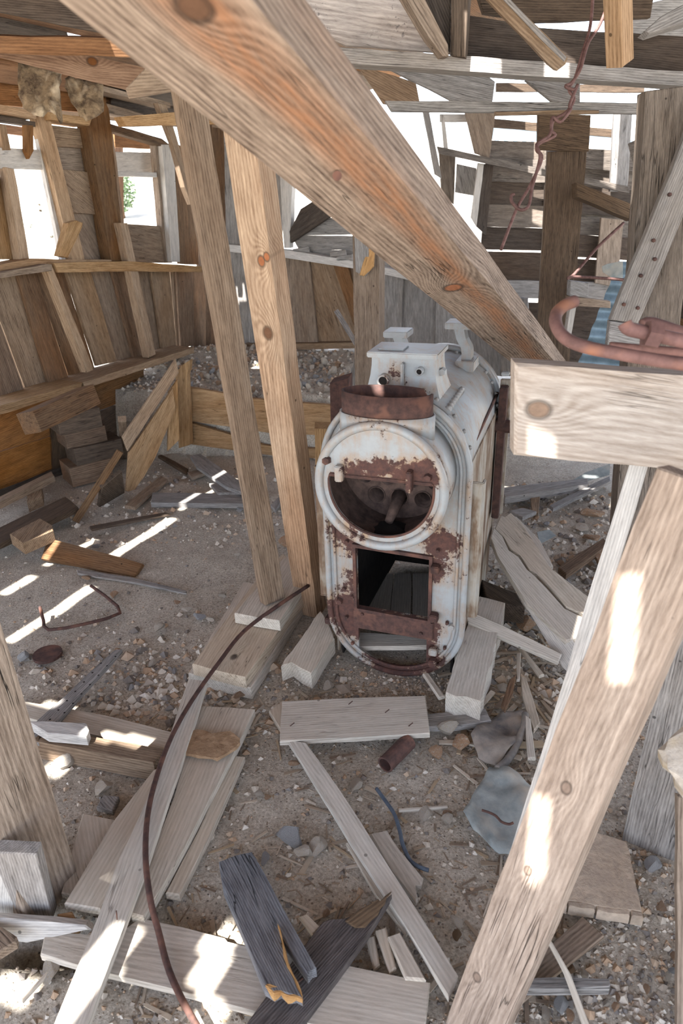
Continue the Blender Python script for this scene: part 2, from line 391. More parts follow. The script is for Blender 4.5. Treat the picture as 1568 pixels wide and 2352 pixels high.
sunhole(V3 := D(905, 935, 2.55), .07, .09); sunhole(D(890, 830, 2.6), .05, .06); sunhole(D(1075, 765, 3.05), .12, .1); sunhole(D(850, 830, 3.6), .14, .08)
sunhole(D(870, 1030, 2.35), .09, .22); sunhole(WR(1240, 400), .5, .08); sunhole(WR(1405, 390), .5, .1); sunhole(D(1420, 150, 2.0), .2, .1)
sunhole(WL(330, 270, .3), .1, .1)
nu_, nv_ = to_roof(D(62, 190, 3.15)); HOLES = [h for h in HOLES if not (h[0]-.08 < nu_ < h[1]+.08 and h[2]-.08 < nv_ < h[3]+.08)]   # drops holes that would put sun on the mud nests
roof = empty('sun_gap_ceiling', (0, 0, 2.4), kind='structure')
def rpt(u, v, dz=0): p = RU*u+RV*v; p.z = roofz(p)+dz; return p
RN = (rpt(1, 0)-rpt(0, 0)).cross(rpt(0, 1)-rpt(0, 0)).normalized(); RN = -RN if RN.z > 0 else RN      # seen from below
rr = random.Random(3)
def rboard(u0, u1, v0, v1, dz=None):
    dz = (row % 2)*.024
    if u1-u0 < .015 or v1-v0 < .012: return
    slab('sun_gap_roof_board', [rpt(u0, v0, dz), rpt(u1, v0, dz), rpt(u1, v1, dz), rpt(u0, v1, dz)], .022, rr.choice(['brown', 'dark', 'umber', 'orange']), roof, n=RN, along=RU, jit=0, bev=0, step=9)
v = VW-.42; row = 0
while v < 2.5:
    wdt = rr.uniform(.19, .25); v1 = v+wdt
    umax = 5.9 if v < -2.2 else (5.4 if v < -1.4 else (4.9 if v < .2 else 4.3)); umin = -2.2
    hs = sorted(h for h in HOLES if h[3] > v and h[2] < v1 and h[1] > umin and h[0] < umax)
    cur = umin
    for h in hs:
        a, b2 = max(h[0], cur), h[1]
        if b2 <= cur: continue
        rboard(cur, a, v, v1+.012)
        if h[2] > v+.012: rboard(a, b2, v, h[2])
        if h[3] < v1-.01: rboard(a, b2, h[3], v1+.012)
        cur = b2
    rboard(cur, umax+rr.uniform(-.12, .12), v, v1+.012)
    v = v1; row += 1
for u in (-2.0, -.8, .4):                               # rafters above the camera, carried by the left wall and the right-hand posts
    bar('rafter', rpt(u, VW-.3, -.06), rpt(u, 2.4, -.06), .09, .045, 'dark', roof, face=RU)

# ================================================================== left wall
wl = empty('wall_left', WLp, kind='structure')
LAP = [0]
def wlb(name, pix, off, t, mat, **kw):
    pts = [WL(x, y, off) for x, y in pix]
    return slab(name, grow(pts, 1.045) if name == 'board' and off < .03 else pts, t, mat, wl, n=WLn, **kw)
for q, m_ in (([(-90, 622), (-46, 618), (60, 912), (0, 932)], 'brown'), ([(-42, 618), (29, 616), (112, 890), (64, 905)], 'tan2'),
              ([(37, 616), (75, 616), (158, 872), (114, 884)], 'brown'), ([(77, 616), (142, 616), (219, 855), (161, 870)], 'brown'),
              ([(150, 616), (205, 616), (266, 826), (222, 836)], 'tan2'), ([(207, 616), (252, 616), (302, 816), (268, 826)], 'tan2'), ([(257, 616), (313, 616), (356, 812), (308, 822)], 'brown'),
              ([(315, 616), (345, 616), (373, 808), (357, 814)], 'tan2'), ([(347, 616), (388, 616), (405, 800), (375, 808)], 'tan2'),
              ([(390, 616), (404, 616), (415, 796), (406, 799)], 'tan'), ([(405, 616), (442, 616), (446, 790), (416, 795)], 'brown'),
              ([(443, 616), (490, 616), (496, 800), (447, 800)], 'brown')):
    LAP[0] ^= 1; wlb('board', q, -.014+.028*LAP[0], .024, m_)
for q in ([(116, 288), (202, 298), (207, 340), (128, 335)], [(128, 337), (207, 342), (215, 397), (140, 389)],
          [(140, 391), (215, 399), (234, 492), (165, 486)], [(165, 488), (234, 494), (260, 602), (190, 602)]):
    LAP[0] ^= 1; wlb('board', q, .014*LAP[0]*2, .024, 'tan2')
wlb('board', [(280, 516), (376, 521), (394, 602), (294, 602)], 0, .025, 'tan2')
wlb('board', [(-20, 150), (250, 178), (250, 262), (-20, 236)], -.05, .025, 'orange')
wlb('board', [(250, 178), (480, 232), (480, 300), (250, 262)], -.05, .025, 'dark')
for q, o_, t_, m_ in (([(86, 268), (113, 262), (196, 600), (166, 600)], .07, .07, 'tan'), ([(78, 272), (86, 270), (152, 600), (143, 600)], .03, .03, 'white'),
                      ([(200, 282), (228, 200), (250, 250), (266, 398), (287, 602), (256, 602)], .10, .09, 'brown'),
                      ([(372, 332), (398, 332), (414, 602), (394, 602)], .06, .08, 'white'), ([(356, 328), (371, 330), (394, 602), (382, 602), (372, 520)], .02, .05, 'tan2'),  # first stud's skylit look is put into its white wood colour
                      ([(398, 326), (446, 350), (456, 608), (416, 606)], .05, .04, 'brown'), ([(448, 300), (482, 300), (486, 620), (458, 614)], .02, .03, 'brown'),
                      ([(14, 384), (33, 388), (68, 596), (46, 596)], .05, .06, 'tan'), ([(0, 286), (14, 286), (26, 345), (8, 345)], .03, .04, 'tan2'),
                      ([(-40, 600), (-20, 390), (0, 390), (-6, 600)], .03, .05, 'tan2')):
    wlb('stud', q, o_, t_, m_)
for q in ([(104, 606), (118, 606), (216, 850), (200, 856)], [(276, 512), (293, 512), (358, 814), (342, 822)]):
    wlb('stud', q, .16, .06, 'tan')
for q, o_, t_, m_ in (([(-20, 236), (84, 258), (84, 273), (-20, 253)], .12, .14, 'tan'), ([(112, 257), (212, 272), (206, 289), (118, 275)], .12, .14, 'tan'),
                      ([(-20, 262), (82, 280), (82, 291), (-20, 276)], .06, .06, 'dark'), ([(240, 236), (330, 262), (330, 275), (242, 258)], .08, .1, 'tan2'),
                      ([(254, 284), (372, 318), (390, 332), (390, 342), (254, 300)], .05, .06, 'brown'),
                      ([(232, 196), (392, 236), (392, 248), (232, 208)], .25, .1, 'tan2')):
    wlb('top_plate', q, o_, t_, m_)
for q, o_, t_, m_ in (([(-20, 613), (70, 594), (266, 597), (266, 605), (110, 608), (-20, 630)], .10, .13, 'tan'),
                      ([(-20, 630), (106, 607), (120, 607), (120, 622), (-20, 642)], .17, .12, 'tan2'),
                      ([(125, 604), (290, 600), (464, 612), (464, 625), (290, 623), (135, 626)], .17, .15, 'tan')):
    wlb('sill', q, o_, t_, m_)
for q in ([(190, 878), (446, 797), (446, 811), (196, 892)], [(-20, 938), (190, 878), (186, 893), (24, 946), (-20, 958)]):
    wlb('ledge', q, .22, .24, 'tan')
for q, m_ in (([(-40, 962), (118, 905), (118, 1000), (-40, 1048)], 'orange'), ([(-40, 1050), (118, 1002), (122, 1078), (-40, 1140)], 'orange'),
              ([(215, 870), (330, 835), (330, 905), (222, 945)], 'brown'), ([(222, 947), (330, 907), (330, 1000), (226, 1040)], 'umber'), ([(110, 900), (222, 868), (226, 1050), (118, 1080)], 'umber'), ([(-60, 1138), (122, 1075), (300, 1000), (300, 1060), (124, 1150), (-60, 1250)], 'dark')):  # last dark board stands in for the shadow below the wall
    wlb('board', q, .08, .025, m_)
# unseen boards added beside the camera, blocking light from the left
for k in range(13):
    p0 = WLp-WLd*(.62+.24*k); p0.z = -.03
    if k in (5, 6, 7): continue                                  # opening left among the added boards
    bar('board', p0, p0+Vector((0, 0, 2.2)), .235, .024, 'brown', wl, face=WLn)
# windows
w1 = empty('window_1', WL(60, 450), kind='structure')
for q, o_, m_ in (([(-20, 338), (96, 344), (107, 390), (-20, 386)], .02, 'white'), ([(59, 286), (77, 286), (78, 346), (68, 365), (60, 347)], .06, 'brown')):
    slab('window_rail' if m_ == 'white' else 'broken_stop', [WL(x, y, o_) for x, y in q], .03, m_, w1, n=WLn)
slab('shutter_board', [WL(x, y, -.02) for x, y in [(-40, 412), (12, 404), (50, 596), (-10, 596)]], .025, 'tan', w1, n=WLn)
w2 = empty('window_2', WL(310, 420), kind='structure')
slab('window_rail', [WL(x, y, .02) for x, y in [(256, 393), (360, 396), (361, 407), (259, 405)]], .04, 'white', w2, n=WLn)
slab('window_rail', [WL(x, y, -.1) for x, y in [(254, 348), (358, 350), (360, 396), (257, 394)]], .03, 'white', w2, n=WLn)
slab('window_jamb', [WL(x, y, .03) for x, y in [(252, 300), (259, 302), (285, 512), (276, 512)]], .05, 'tan2', w2, n=WLn)
# lean-to frame standing outside the left windows
lt = empty('lean_to_frame', WL(200, 590, -1.0), 'weathered outdoor lean-to frame glimpsed through the two left window openings', 'frame')
for q, o_ in (([(262, 296), (350, 318), (346, 342), (264, 338)], -.5), ([(-30, 280), (60, 292), (58, 312), (-30, 300)], -.7), ([(264, 296), (282, 298), (286, 600), (262, 600)], -.72), ([(-30, 290), (-12, 290), (0, 620), (-24, 620)], -.74)):
    slab('board', [WL(x, y, o_) for x, y in q], .03, 'orange', lt, n=WLn)

# ================================================================== back wall
wb = empty('wall_back', WBp, kind='structure')
def wbb(name, pix, off, t, mat, **kw):
    pts = [WB(x, y, off) for x, y in pix]
    return slab(name, grow(pts, 1.05) if name == 'board' else pts, t, mat, wb, n=WBn, **kw)
for q, m_ in (([(474, 560), (518, 560), (524, 806), (474, 800)], 'brown'), ([(519, 563), (566, 568), (572, 806), (525, 802)], 'grey'), ([(568, 568), (592, 572), (600, 806), (574, 806)], 'grey'),
              ([(594, 572), (650, 578), (656, 800), (602, 806)], 'tan2'), ([(655, 580), (708, 592), (728, 785), (664, 790)], 'tan2'), ([(712, 596), (764, 610), (826, 790), (734, 786)], 'tan2'),
              ([(766, 612), (800, 618), (846, 790), (828, 790)], 'brown'), ([(802, 610), (846, 620), (870, 810), (848, 805)], 'brown'),
              ([(872, 600), (925, 618), (918, 830), (872, 820)], 'grey'), ([(928, 618), (1002, 636), (996, 840), (921, 832)], 'grey'), ([(1005, 640), (1070, 660), (1070, 850), (1000, 842)], 'grey'),
              ([(1073, 660), (1140, 680), (1150, 860), (1074, 850)], 'grey'), ([(1143, 680), (1210, 690), (1220, 860), (1152, 860)], 'grey'),
              ([(480, 250), (512, 260), (518, 562), (486, 560)], 'brown'), ([(514, 260), (556, 270), (566, 568), (520, 564)], 'grey'), ([(558, 270), (600, 290), (604, 574), (568, 570)], 'grey'), ([(602, 290), (646, 310), (644, 580), (606, 576)], 'grey')):
    LAP[0] ^= 1; wbb('board', q, -.014+.028*LAP[0], .024, m_)
for q in ([(690, 498), (830, 505), (830, 538), (690, 540)], [(672, 542), (830, 543), (830, 572), (690, 575)], [(690, 577), (830, 574), (830, 612), (690, 600)]):
    wbb('board', q, -.03, .025, 'grey')
wbb('sill', [(518, 561), (660, 575), (815, 600), (1060, 652), (1060, 668), (815, 617), (655, 592), (518, 577)], .07, .08, 'white')
wbb('sill', [(560, 790), (822, 787), (822, 800), (560, 806)], .06, .08, 'tan2')
wbb('stud', [(642, 398), (671, 405), (665, 570), (652, 570)], .05, .06, 'white')
wbb('stud', [(486, 270), (545, 280), (545, 300), (486, 292)], .05, .06, 'tan2')
wbb('brace', [(664, 532), (690, 480), (850, 380), (860, 420), (770, 488), (668, 558)], .06, .05, 'dark')
for x, y, k in ((690, 572, 0), (775, 580, 1), (790, 590, 2)):
    wbb('shingle', [(x-18, y), (x+18, y-6), (x+20, y+8), (x-18, y+10)], .03+.02*k, .012, 'grey')

# far boards closing the back right corner
wr = empty('wall_back_right', WRp, kind='structure')
def wrb(name, pix, off, t, mat, **kw): return slab(name, [WR(x, y, off) for x, y in pix], t, mat, wr, n=WRn, **kw)
for (a, b2), m_ in (((322, 362), 'ridge'), ((364, 410), 'ridge'), ((412, 467), 'dark'), ((469, 514), 'ridge'), ((521, 566), 'dark'), ((577, 640), 'dark')):
    LAP[0] ^= 1
    wrb('board', [(1118-(a-322)*.05, a), (1252, a+4), (1252, b2+10), (1116-(b2-322)*.05, b2+7)], .027*LAP[0], .025, m_)
    wrb('board', [(1250, a+14), (1470, a+26), (1470, b2+34), (1250, b2+20)], .027*(1-LAP[0]), .025, m_)
wrb('board', [(1380, 500), (1432, 505), (1416, 660), (1366, 650)], .12, .025, 'tan2')
for q, o_, t_, m_ in (([(1066, 252), (1138, 256), (1124, 364), (1090, 352)], .08, .03, 'tan2'), ([(1112, 376), (1133, 380), (1116, 540), (1094, 520)], .10, .05, 'dark'), ([(1098, 374), (1111, 376), (1094, 520), (1082, 500)], .12, .05, 'white'),
                      ([(1008, 352), (1046, 360), (1042, 470), (1014, 452)], .0, .03, 'ridge'), ([(1049, 376), (1094, 386), (1090, 450), (1045, 442)], .0, .03, 'grey'), ([(968, 240), (982, 240), (1014, 410), (998, 400)], .3, .04, 'grey'),
                      ([(1410, 262), (1452, 262), (1440, 440), (1400, 440)], .15, .03, 'grey'), ([(1010, 262), (1072, 262), (1072, 280), (1010, 280)], .02, .03, 'white'), ([(1012, 262), (1020, 262), (1030, 352), (1020, 352)], .02, .03, 'white')):
    wrb('board', q, o_, t_, m_)
wrb('rail', [(1004, 336), (1220, 382), (1445, 428), (1445, 444), (1220, 398), (1008, 352)], .16, .05, 'ridge')
wrb('rail', [(1000, 640), (1420, 650), (1420, 690), (1000, 680)], .1, .04, 'grey')
wrb('board', [(1000, 690), (1420, 700), (1420, 860), (1000, 850)], .0, .03, 'dark')
wrb('rail', [(1140, 190), (1480, 196), (1480, 212), (1140, 210)], -.3, .05, 'umber')
wrb('rail', [(1130, 272), (1440, 300), (1440, 318), (1130, 292)], -.25, .05, 'umber')

# unseen boards added to the right of and behind the camera to control light
wn = empty('added_wall_right_near', (1.95, 0, 0), kind='structure')
for k in range(14):
    p0 = Vector((2.05, -2.0+.25*k, -.03))
    if k in (6, 7, 8): continue
    bar('board', p0, p0+Vector((0, 0, 2.6)), .24, .024, 'grey', wn, face=(-1, 0, 0))
# right-hand wall boards beyond the big post
wq = empty('wall_right', (1.95, 3.2, 0), kind='structure')
XN = Vector((-1, -.25, 0)).normalized(); XP = Vector((1.75, 3.3, 0))
def xw(x, y, o=0): return PL(x, y, XP+XN*o, XN)
for q, m_ in (([(1470, 440), (1640, 380), (1640, 560), (1470, 575)], 'umber'), ([(1470, 578), (1640, 562), (1640, 660), (1470, 655)], 'tan2'), ([(1470, 658), (1640, 664), (1640, 760), (1470, 690)], 'dark'),
              ([(1470, 692), (1640, 764), (1640, 900), (1470, 860)], 'brown'), ([(1470, 862), (1640, 902), (1640, 1240), (1470, 1120)], 'brown'), ([(1440, 330), (1640, 240), (1640, 376), (1470, 436)], 'grey')):
    slab('board', [xw(x, y) for x, y in q], .025, m_, wq, n=XN)
# ================================================================== big timbers
def T(name, label, cat, pts, t, mat, group=None, **kw): return tag(slab(name, pts, t, mat, **kw), label, cat, group)
def B(name, label, cat, p0, p1, wd, t, mat, group=None, **kw): return tag(bar(name, p0, p1, wd, t, mat, **kw), label, cat, group)
def Ys(pix, Y): return [YP(x, y, Y) for x, y in pix]
def Zs(pix, z): return [G(*q) if len(q) == 3 else G(q[0], q[1], z) for q in pix]
IMR = RM @ Vector((.7, .7, 0))                       # towards the upper right of the view
def to_ground(a, b2, z=0.0): s = (z-a.z)/(b2.z-a.z); return a+(b2-a)*s
KO = lin(176, 104, 54); KB = lin(118, 82, 56); KG = lin(150, 128, 112)
a = D(420, -30, .74); b_ = D(1238, 826, 3.25); e_ = a+(b_-a)*1.25; a = a-(b_-a)*.14
mid = (a+b_)/2; fv = (CAM-mid).normalized()-IMR*.30
B('fallen_beam', 'huge orange-brown beam slanting down across the whole view', 'beam', a, e_, .162, .09,
  lambda kk: wood('beam_wood', lin(176, 154, 134), lin(88, 70, 58), lin(164, 106, 60), .85, 42, 1.0, knots=kk, var=0, stain_band=(-.005, .06), bandw=.15), face=fv, step=.3,
  knotpix=((1040, 661, .024, KO), (446, 18, .017, KB), (610, 640, .01, KB)))
B('wall_post', 'slender leaning two-by-four post left of the boiler with a bright edge', 'post', G(626, 1378, .15), YP(428, 196, 2.44), .088, .046, 'tan2', face=(.55, -.8, 0))
B('wall_post', 'square orange-knotted post standing directly left of the boiler', 'post', G(716, 1400, 0), YP(560, 250, 2.15), .098, .088,
  lambda kk: wood('post_wood', lin(192, 164, 134), lin(124, 96, 72), lin(170, 124, 84), .6, 40, .35, knots=kk, var=0), face=(-.42, -.9, 0), knotpix=((615, 765, .016, KB), (600, 600, .012, KO), (612, 590, .01, KO)))
p = G(1440, 1400, -.02)
B('corner_post', 'thick ridged grey post holding up the right end of the roof beam', 'post', p, YP(1538, 205, 2.42), .165, .10, 'ridge', face=(-.15, -1, 0))
pa, pb = YP(1300, 345, 4.25), YP(1272, 750, 4.30)
q0 = to_ground(pa, pb)
B('inner_post', 'dark brown post with a square cap board in the back right', 'post', q0, pa, .205, .16, 'umber', face=(-.25, -1, 0))
T('cap_board', 'square brown board nailed across the top of the dark back post', 'board', Ys([(1237, 262), (1357, 264), (1352, 348), (1236, 344)], 4.14), .04, 'umber')
cp = G(88, 2062, -.03)
B('foreground_post', 'rough dirt-stained timber post in the left foreground', 'post', cp, cp+Vector((-.02, 0, 1.55)), .15, .15,
  lambda kk: wood('rough_post', lin(178, 158, 138), lin(100, 82, 66), lin(128, 104, 82), .6, 30, 1.6, var=0), face=(.86, -.5, 0))
T('plank_stub', 'short grey board end leaning on the left foreground post', 'board', [G(122, 2108, .0), G(42, 2114, .0), D(-20, 1955, 1.52), D(82, 1966, 1.52)], .03, 'grey')
T('plank_stub', 'white board lying behind the grey stub in the left corner', 'board', [G(40, 2105, 0), G(-60, 2105, 0), D(-60, 1990, 1.56), D(10, 2000, 1.56)], .025, 'white')
# right foreground
kr = lambda kk: wood('rail_wood', lin(186, 178, 170), lin(134, 122, 112), lin(176, 150, 128), .45, 34, .5, knots=kk, var=0)
T('rail_board', 'wide grey board with a ringed knot jutting in from the right', 'board', Ys([(1186, 838), (1700, 868), (1700, 1085), (1183, 1052)], 1.22), .046, kr, n=Vector((-.06, -1, 0)).normalized(), bev=.006, knotpix=((1240, 946, .017, KG),))
gp = G(1492, 1958, -.03)
B('standing_board', 'wide pale grey board standing upright at the right edge', 'board', gp, gp+Vector((.03, .0, 1.36)), .145, .04, 'grey', face=(-.55, -.85, 0))
B('leaning_plank', 'long sunlit brown plank leaning across the lower right foreground', 'plank', G(1085, 2385, 0), D(1608, 1100, 1.0), .112, .05,
  lambda kk: wood('plank_wood', lin(186, 168, 152), lin(112, 95, 82), lin(158, 130, 108), .45, 40, .9, knots=kk, var=0, bandw=.09), face=(-.62, -.62, .5), knotpix=((1300, 1810, .009, KG), (1212, 2000, .007, KG), (1095, 2245, .008, KG)))
B('leaning_strip', 'narrow whitish batten leaning just behind the sunlit foreground plank', 'batten', G(1092, 2290, 0), D(1500, 960, 1.42), .035, .02, 'white', face=(-.45, -.75, .4))
T('edge_plank', 'thin sunlit plank edge rising at the far right border', 'plank', [G(1552, 2360, 0), G(1640, 2400, 0), D(1640, 1840, 1.45), D(1557, 1830, 1.45)], .02, 'tan2')
# top right roof wreckage
T('tie_beam', 'long grey tie beam under the roof running to the corner post', 'beam', Ys([(755, 107), (1640, 169), (1640, 203), (772, 143)], 2.50), .09, 'grey', n=Vector((0, -1, 0)))
T('ceiling_plank', 'pale mould-speckled plank along the top behind the slanting beam', 'plank', Ys([(660, -60), (1050, -60), (1050, 124), (795, 104), (700, 60)], 2.64), .025, 'mould', n=Vector((0, -1, 0)))
T('warped_board', 'warped brown board edge curving down to the tie beam', 'board', Ys([(915, -20), (965, -20), (1000, 45), (1032, 100), (1034, 128), (1020, 128), (985, 88), (960, 50)], 2.44), .05, 'tan2', n=Vector((.2, -1, 0)).normalized())
T('warped_board', 'dark wide board twisting behind the curved brown edge', 'board', Ys([(960, -25), (1036, -25), (1034, 118), (1002, 50)], 2.52), .02, 'dark', n=Vector((0, -1, 0)))
T('hanger', 'short dark upright hanger standing on the tie beam', 'hanger', Ys([(1034, -25), (1078, -25), (1068, 132), (1036, 127)], 2.47), .06, 'umber', n=Vector((-.3, -1, 0)).normalized())
T('header_beam', 'dark saw-marked header beam above the tie beam at top right', 'beam', Ys([(1040, 30), (1240, 64), (1640, 88), (1640, 178), (1040, 136)], 2.60), .06, 'dark', n=Vector((0, -1, 0)))
T('roof_slab', 'brown double board spanning above the bright gap at top right', 'board', Ys([(1080, -60), (1510, -60), (1494, 40), (1230, 50), (1110, 30)], 2.95), .03, 'umber', n=Vector((0, -1, 0)))
hs1 = T('hanging_stick', 'grooved pale stick hanging diagonally in front of the header beam', 'stick', Ys([(1088, -25), (1140, -25), (1311, 134), (1306, 150), (1286, 166), (1268, 152)], 2.26), .03, 'tan2', n=Vector((.1, -1, -.25)).normalized())
slab('groove_lip', Ys([(1124, -25), (1143, -25), (1311, 134), (1306, 146)], 2.245), .02, 'grey', hs1, n=Vector((.1, -1, -.25)).normalized())
B('hanging_stick', 'pointed pale square stick hanging down at top right', 'stick', YP(1418, -30, 2.12), YP(1424, 146, 2.18), .052, .05, 'tan', face=(.55, -.8, 0))
T('roof_brace', 'grey brace rising to the upper right corner above the header', 'brace', Ys([(1640, -30), (1640, 30), (1560, 55), (1490, 78), (1478, 72), (1520, 35)], 2.42), .05, 'grey', n=Vector((0, -1, .2)).normalized())
T('roof_slab', 'grey board patch behind the pointed stick at top right', 'board', Ys([(1445, 20), (1640, -30), (1640, 110), (1442, 90)], 3.2), .025, 'grey', n=Vector((0, -1, 0)))
T('rail_bar', 'thin grey rail with nail holes crossing below the tie beam', 'rail', Ys([(885, 231), (1500, 236), (1500, 262), (900, 255)], 2.95), .045, 'grey', n=Vector((0, -1, 0)))
T('lath', 'thin lath fixed under the grey rail', 'lath', Ys([(1138, 256), (1376, 253), (1376, 260), (1138, 265)], 2.93), .03, 'tan2', n=Vector((0, -1, 0)))
T('torn_board', 'torn tan board hanging right beside the slanting beam', 'board', Ys([(820, 150), (900, 172), (955, 190), (964, 236), (930, 245), (880, 238)], 3.5), .025, 'tan2', n=Vector((0, -1, 0)))
T('torn_board', 'wavy grey torn board hanging below the tie beam', 'board', Ys([(890, 160), (1010, 165), (1118, 170), (1140, 186), (1134, 232), (1040, 233), (985, 205)], 3.3), .025, 'grey', n=Vector((.1, -1, 0)).normalized())
T('torn_board', 'small grey torn board end behind the twisted wire', 'board', Ys([(1206, 184), (1332, 190), (1332, 236), (1268, 234)], 3.25), .025, 'grey', n=Vector((0, -1, 0)))
T('slant_beam', 'dark slanting timber between the back post and corner post', 'beam', Ys([(1325, 418), (1450, 468), (1450, 506), (1325, 452)], 4.0), .08, 'umber', n=Vector((0, -1, .1)).normalized())
np_ = T('nailed_plank', 'grey plank with four nails slanting down over the corner post', 'plank', Ys([(1540, 398), (1600, 230), (1660, 230), (1568, 494), (1466, 744), (1404, 737)], 2.30), .03, 'grey', n=Vector((-.1, -1, 0)).normalized())
for x, y in ((1536, 447), (1499, 552), (1502, 595), (1470, 633), (1431, 699), (1463, 707)):
    p = YP(x, y, 2.297); wire('nail', [p, p+Vector((0, -.008, 0))], .006, 'rust', np_, k=0)
T('nailed_block', 'short cross board nailed on the corner post below the plank', 'board', Ys([(1402, 738), (1500, 748), (1496, 800), (1396, 795)], 2.31), .03, 'grey', n=Vector((-.05, -1, 0)).normalized())
# right back, between the posts
def corrugated(name, label, c, U, Vv, nu, amp, mat):
    nrm = U.cross(Vv).normalized(); v = []; f = []; N = 60
    for j in range(2):
        for i in range(N+1): v.append(U*(i/N)+Vv*j+nrm*(amp*math.sin(2*math.pi*nu*i/N)))
    for j in range(2):
        for i in range(N+1): v.append(v[j*(N+1)+i]-nrm*.002)
    for i in range(N): f.append((i, i+1, N+1+i+1, N+1+i)); k = 2*(N+1); f.append((k+i, k+N+1+i, k+N+1+i+1, k+i+1))
    o = link(name, me_from(name, v, f, True), mat, None, Matrix.Translation(c)); return tag(o, label, 'sheet')
c0 = YP(1325, 840, 4.3)
corrugated('corrugated_sheet', 'blue-grey corrugated metal sheet leaning behind the corner post', c0, YP(1420, 600, 4.3)-c0, YP(1440, 850, 4.25)-c0, 6, .012, 'corr')
c0 = YP(1125, 322, 6.6)
corrugated('corrugated_roof', 'pale corrugated roof sheet seen outside over the back boards', c0, YP(1460, 330, 6.6)-c0, YP(1125, 290, 7.6)-c0, 16, .012, 'corr')
T('torn_flap', 'torn grey metal flap above the corrugated sheet', 'sheet', Ys([(1382, 612), (1395, 606), (1430, 600), (1430, 650), (1395, 632), (1384, 625)], 3.9), .004, 'galv', bev=0)
T('cross_piece', 'pale short cross piece beside the dark back post', 'board', Ys([(1305, 681), (1402, 692), (1402, 708), (1305, 702)], 4.0), .05, 'tan2', n=Vector((0, -1, 0)))
T('block', 'grey wooden block sitting on the pale cross piece', 'block', Ys([(1310, 645), (1352, 650), (1350, 682), (1308, 680)], 4.0), .06, 'grey', n=Vector((0, -1, 0)))
T('prop', 'whitish prop board under the pale cross piece', 'board', Ys([(1310, 700), (1324, 700), (1306, 800), (1296, 790)], 4.05), .05, 'white', n=Vector((0, -1, 0)))
# left roof members
def Xl(pix, Y): return Ys(pix, Y)
T('roof_beam', 'dark grey roof beam crossing the upper left corner', 'beam', Ys([(-60, -70), (420, -70), (420, 112), (296, 87), (-60, 16)], 2.55), .07, 'dark', n=Vector((0, -1, -.1)).normalized())
T('roof_beam', 'orange pine roof beam below the dark beam at upper left', 'beam', Ys([(-60, 80), (440, 92), (440, 146), (343, 134), (-60, 119)], 2.85), .06, 'orange', n=Vector((.05, -1, -.25)).normalized())
T('roof_rafter', 'dark knotted rafter running to the slender post at left', 'beam', Ys([(-60, 112), (220, 130), (345, 158), (420, 178), (420, 202), (292, 208), (-10, 130)], 3.0), .05, lambda kk: wood('rafter_wood', lin(150, 126, 108), lin(92, 72, 60), None, 0, 40, .4, knots=kk, var=0), n=Vector((.1, -1, -.1)).normalized(), knotpix=((218, 143, .014, KB),))
T('bearing_block', 'tan bearing block on top of the slender leaning post', 'block', Ys([(288, 204), (350, 140), (440, 205), (425, 204), (296, 227)], 2.62), .07, 'tan2', n=Vector((.05, -1, -.1)).normalized())
T('loose_rail', 'light loose rail stub in front of the left window', 'rail', [WL(x, y, .4) for x, y in [(278, 268), (480, 252), (530, 262), (530, 285), (290, 290)]], .06, 'tan', n=WLn)
T('corner_brace', 'curved tan brace in the upper left corner of the room', 'brace', [WL(x, y, .34) for x, y in [(362, 236), (382, 240), (416, 350), (440, 470), (424, 430), (398, 330)]], .04, 'tan2', n=WLn)
T('sill_stick', 'short split stick leaning on the left window sill', 'stick', [WL(x, y, .22) for x, y in [(136, 588), (158, 512), (176, 506), (191, 512), (188, 525), (156, 592)]], .045, 'tan', n=WLn)
def nest(label, pix, d, tk):
    pts = [D(x, y, d) for x, y in pix]; c = sum(pts, Vector())/len(pts); bm = bmesh.new()
    n = (CAM-c).normalized(); n.z = 0; n.normalize()
    rings = []
    for s, o in ((.35, 1.0), (.75, .85), (1.0, .35), (1.0, -.35), (.75, -.85), (.35, -1)):
        ring = []
        for i in range(len(pts)):
            a2, b3 = pts[i], pts[(i+1) % len(pts)]
            for k in range(4):
                q = a2.lerp(b3, k/4); r = c+(q-c)*s+n*tk*o; r += Vector((1, 1, 1))*.010*noise.noise(r*55)+n*.035*noise.noise(r*28)
                ring.append(bm.verts.new(r-c))
        rings.append(ring)
    for r0, r1 in zip(rings, rings[1:]):
        for i in range(len(r0)): bm.faces.new((r0[i], r0[(i+1) % len(r0)], r1[(i+1) % len(r0)], r1[i]))
    bm.faces.new(list(reversed(rings[0]))); bm.faces.new(rings[-1])
    bmesh.ops.recalc_face_normals(bm, faces=bm.faces)
    me = bpy.data.meshes.new('mud_nest'); bm.to_mesh(me); bm.free()
    for f in me.polygons: f.use_smooth = True
    return tag(link('mud_nest', me, 'nest', None, Matrix.Translation(c)), label, 'nest')
nest('ragged dried mud clump hanging from the rafter, larger left one', [(43, 142), (95, 150), (141, 168), (136, 212), (143, 282), (132, 262), (114, 252), (100, 268), (80, 264), (52, 246), (44, 205)], 3.15, .035)
nest('ragged dried mud clump hanging from the rafter, smaller right one', [(150, 182), (160, 176), (185, 184), (236, 196), (238, 256), (222, 268), (200, 277), (182, 262), (163, 236), (152, 205)], 3.2, .03)

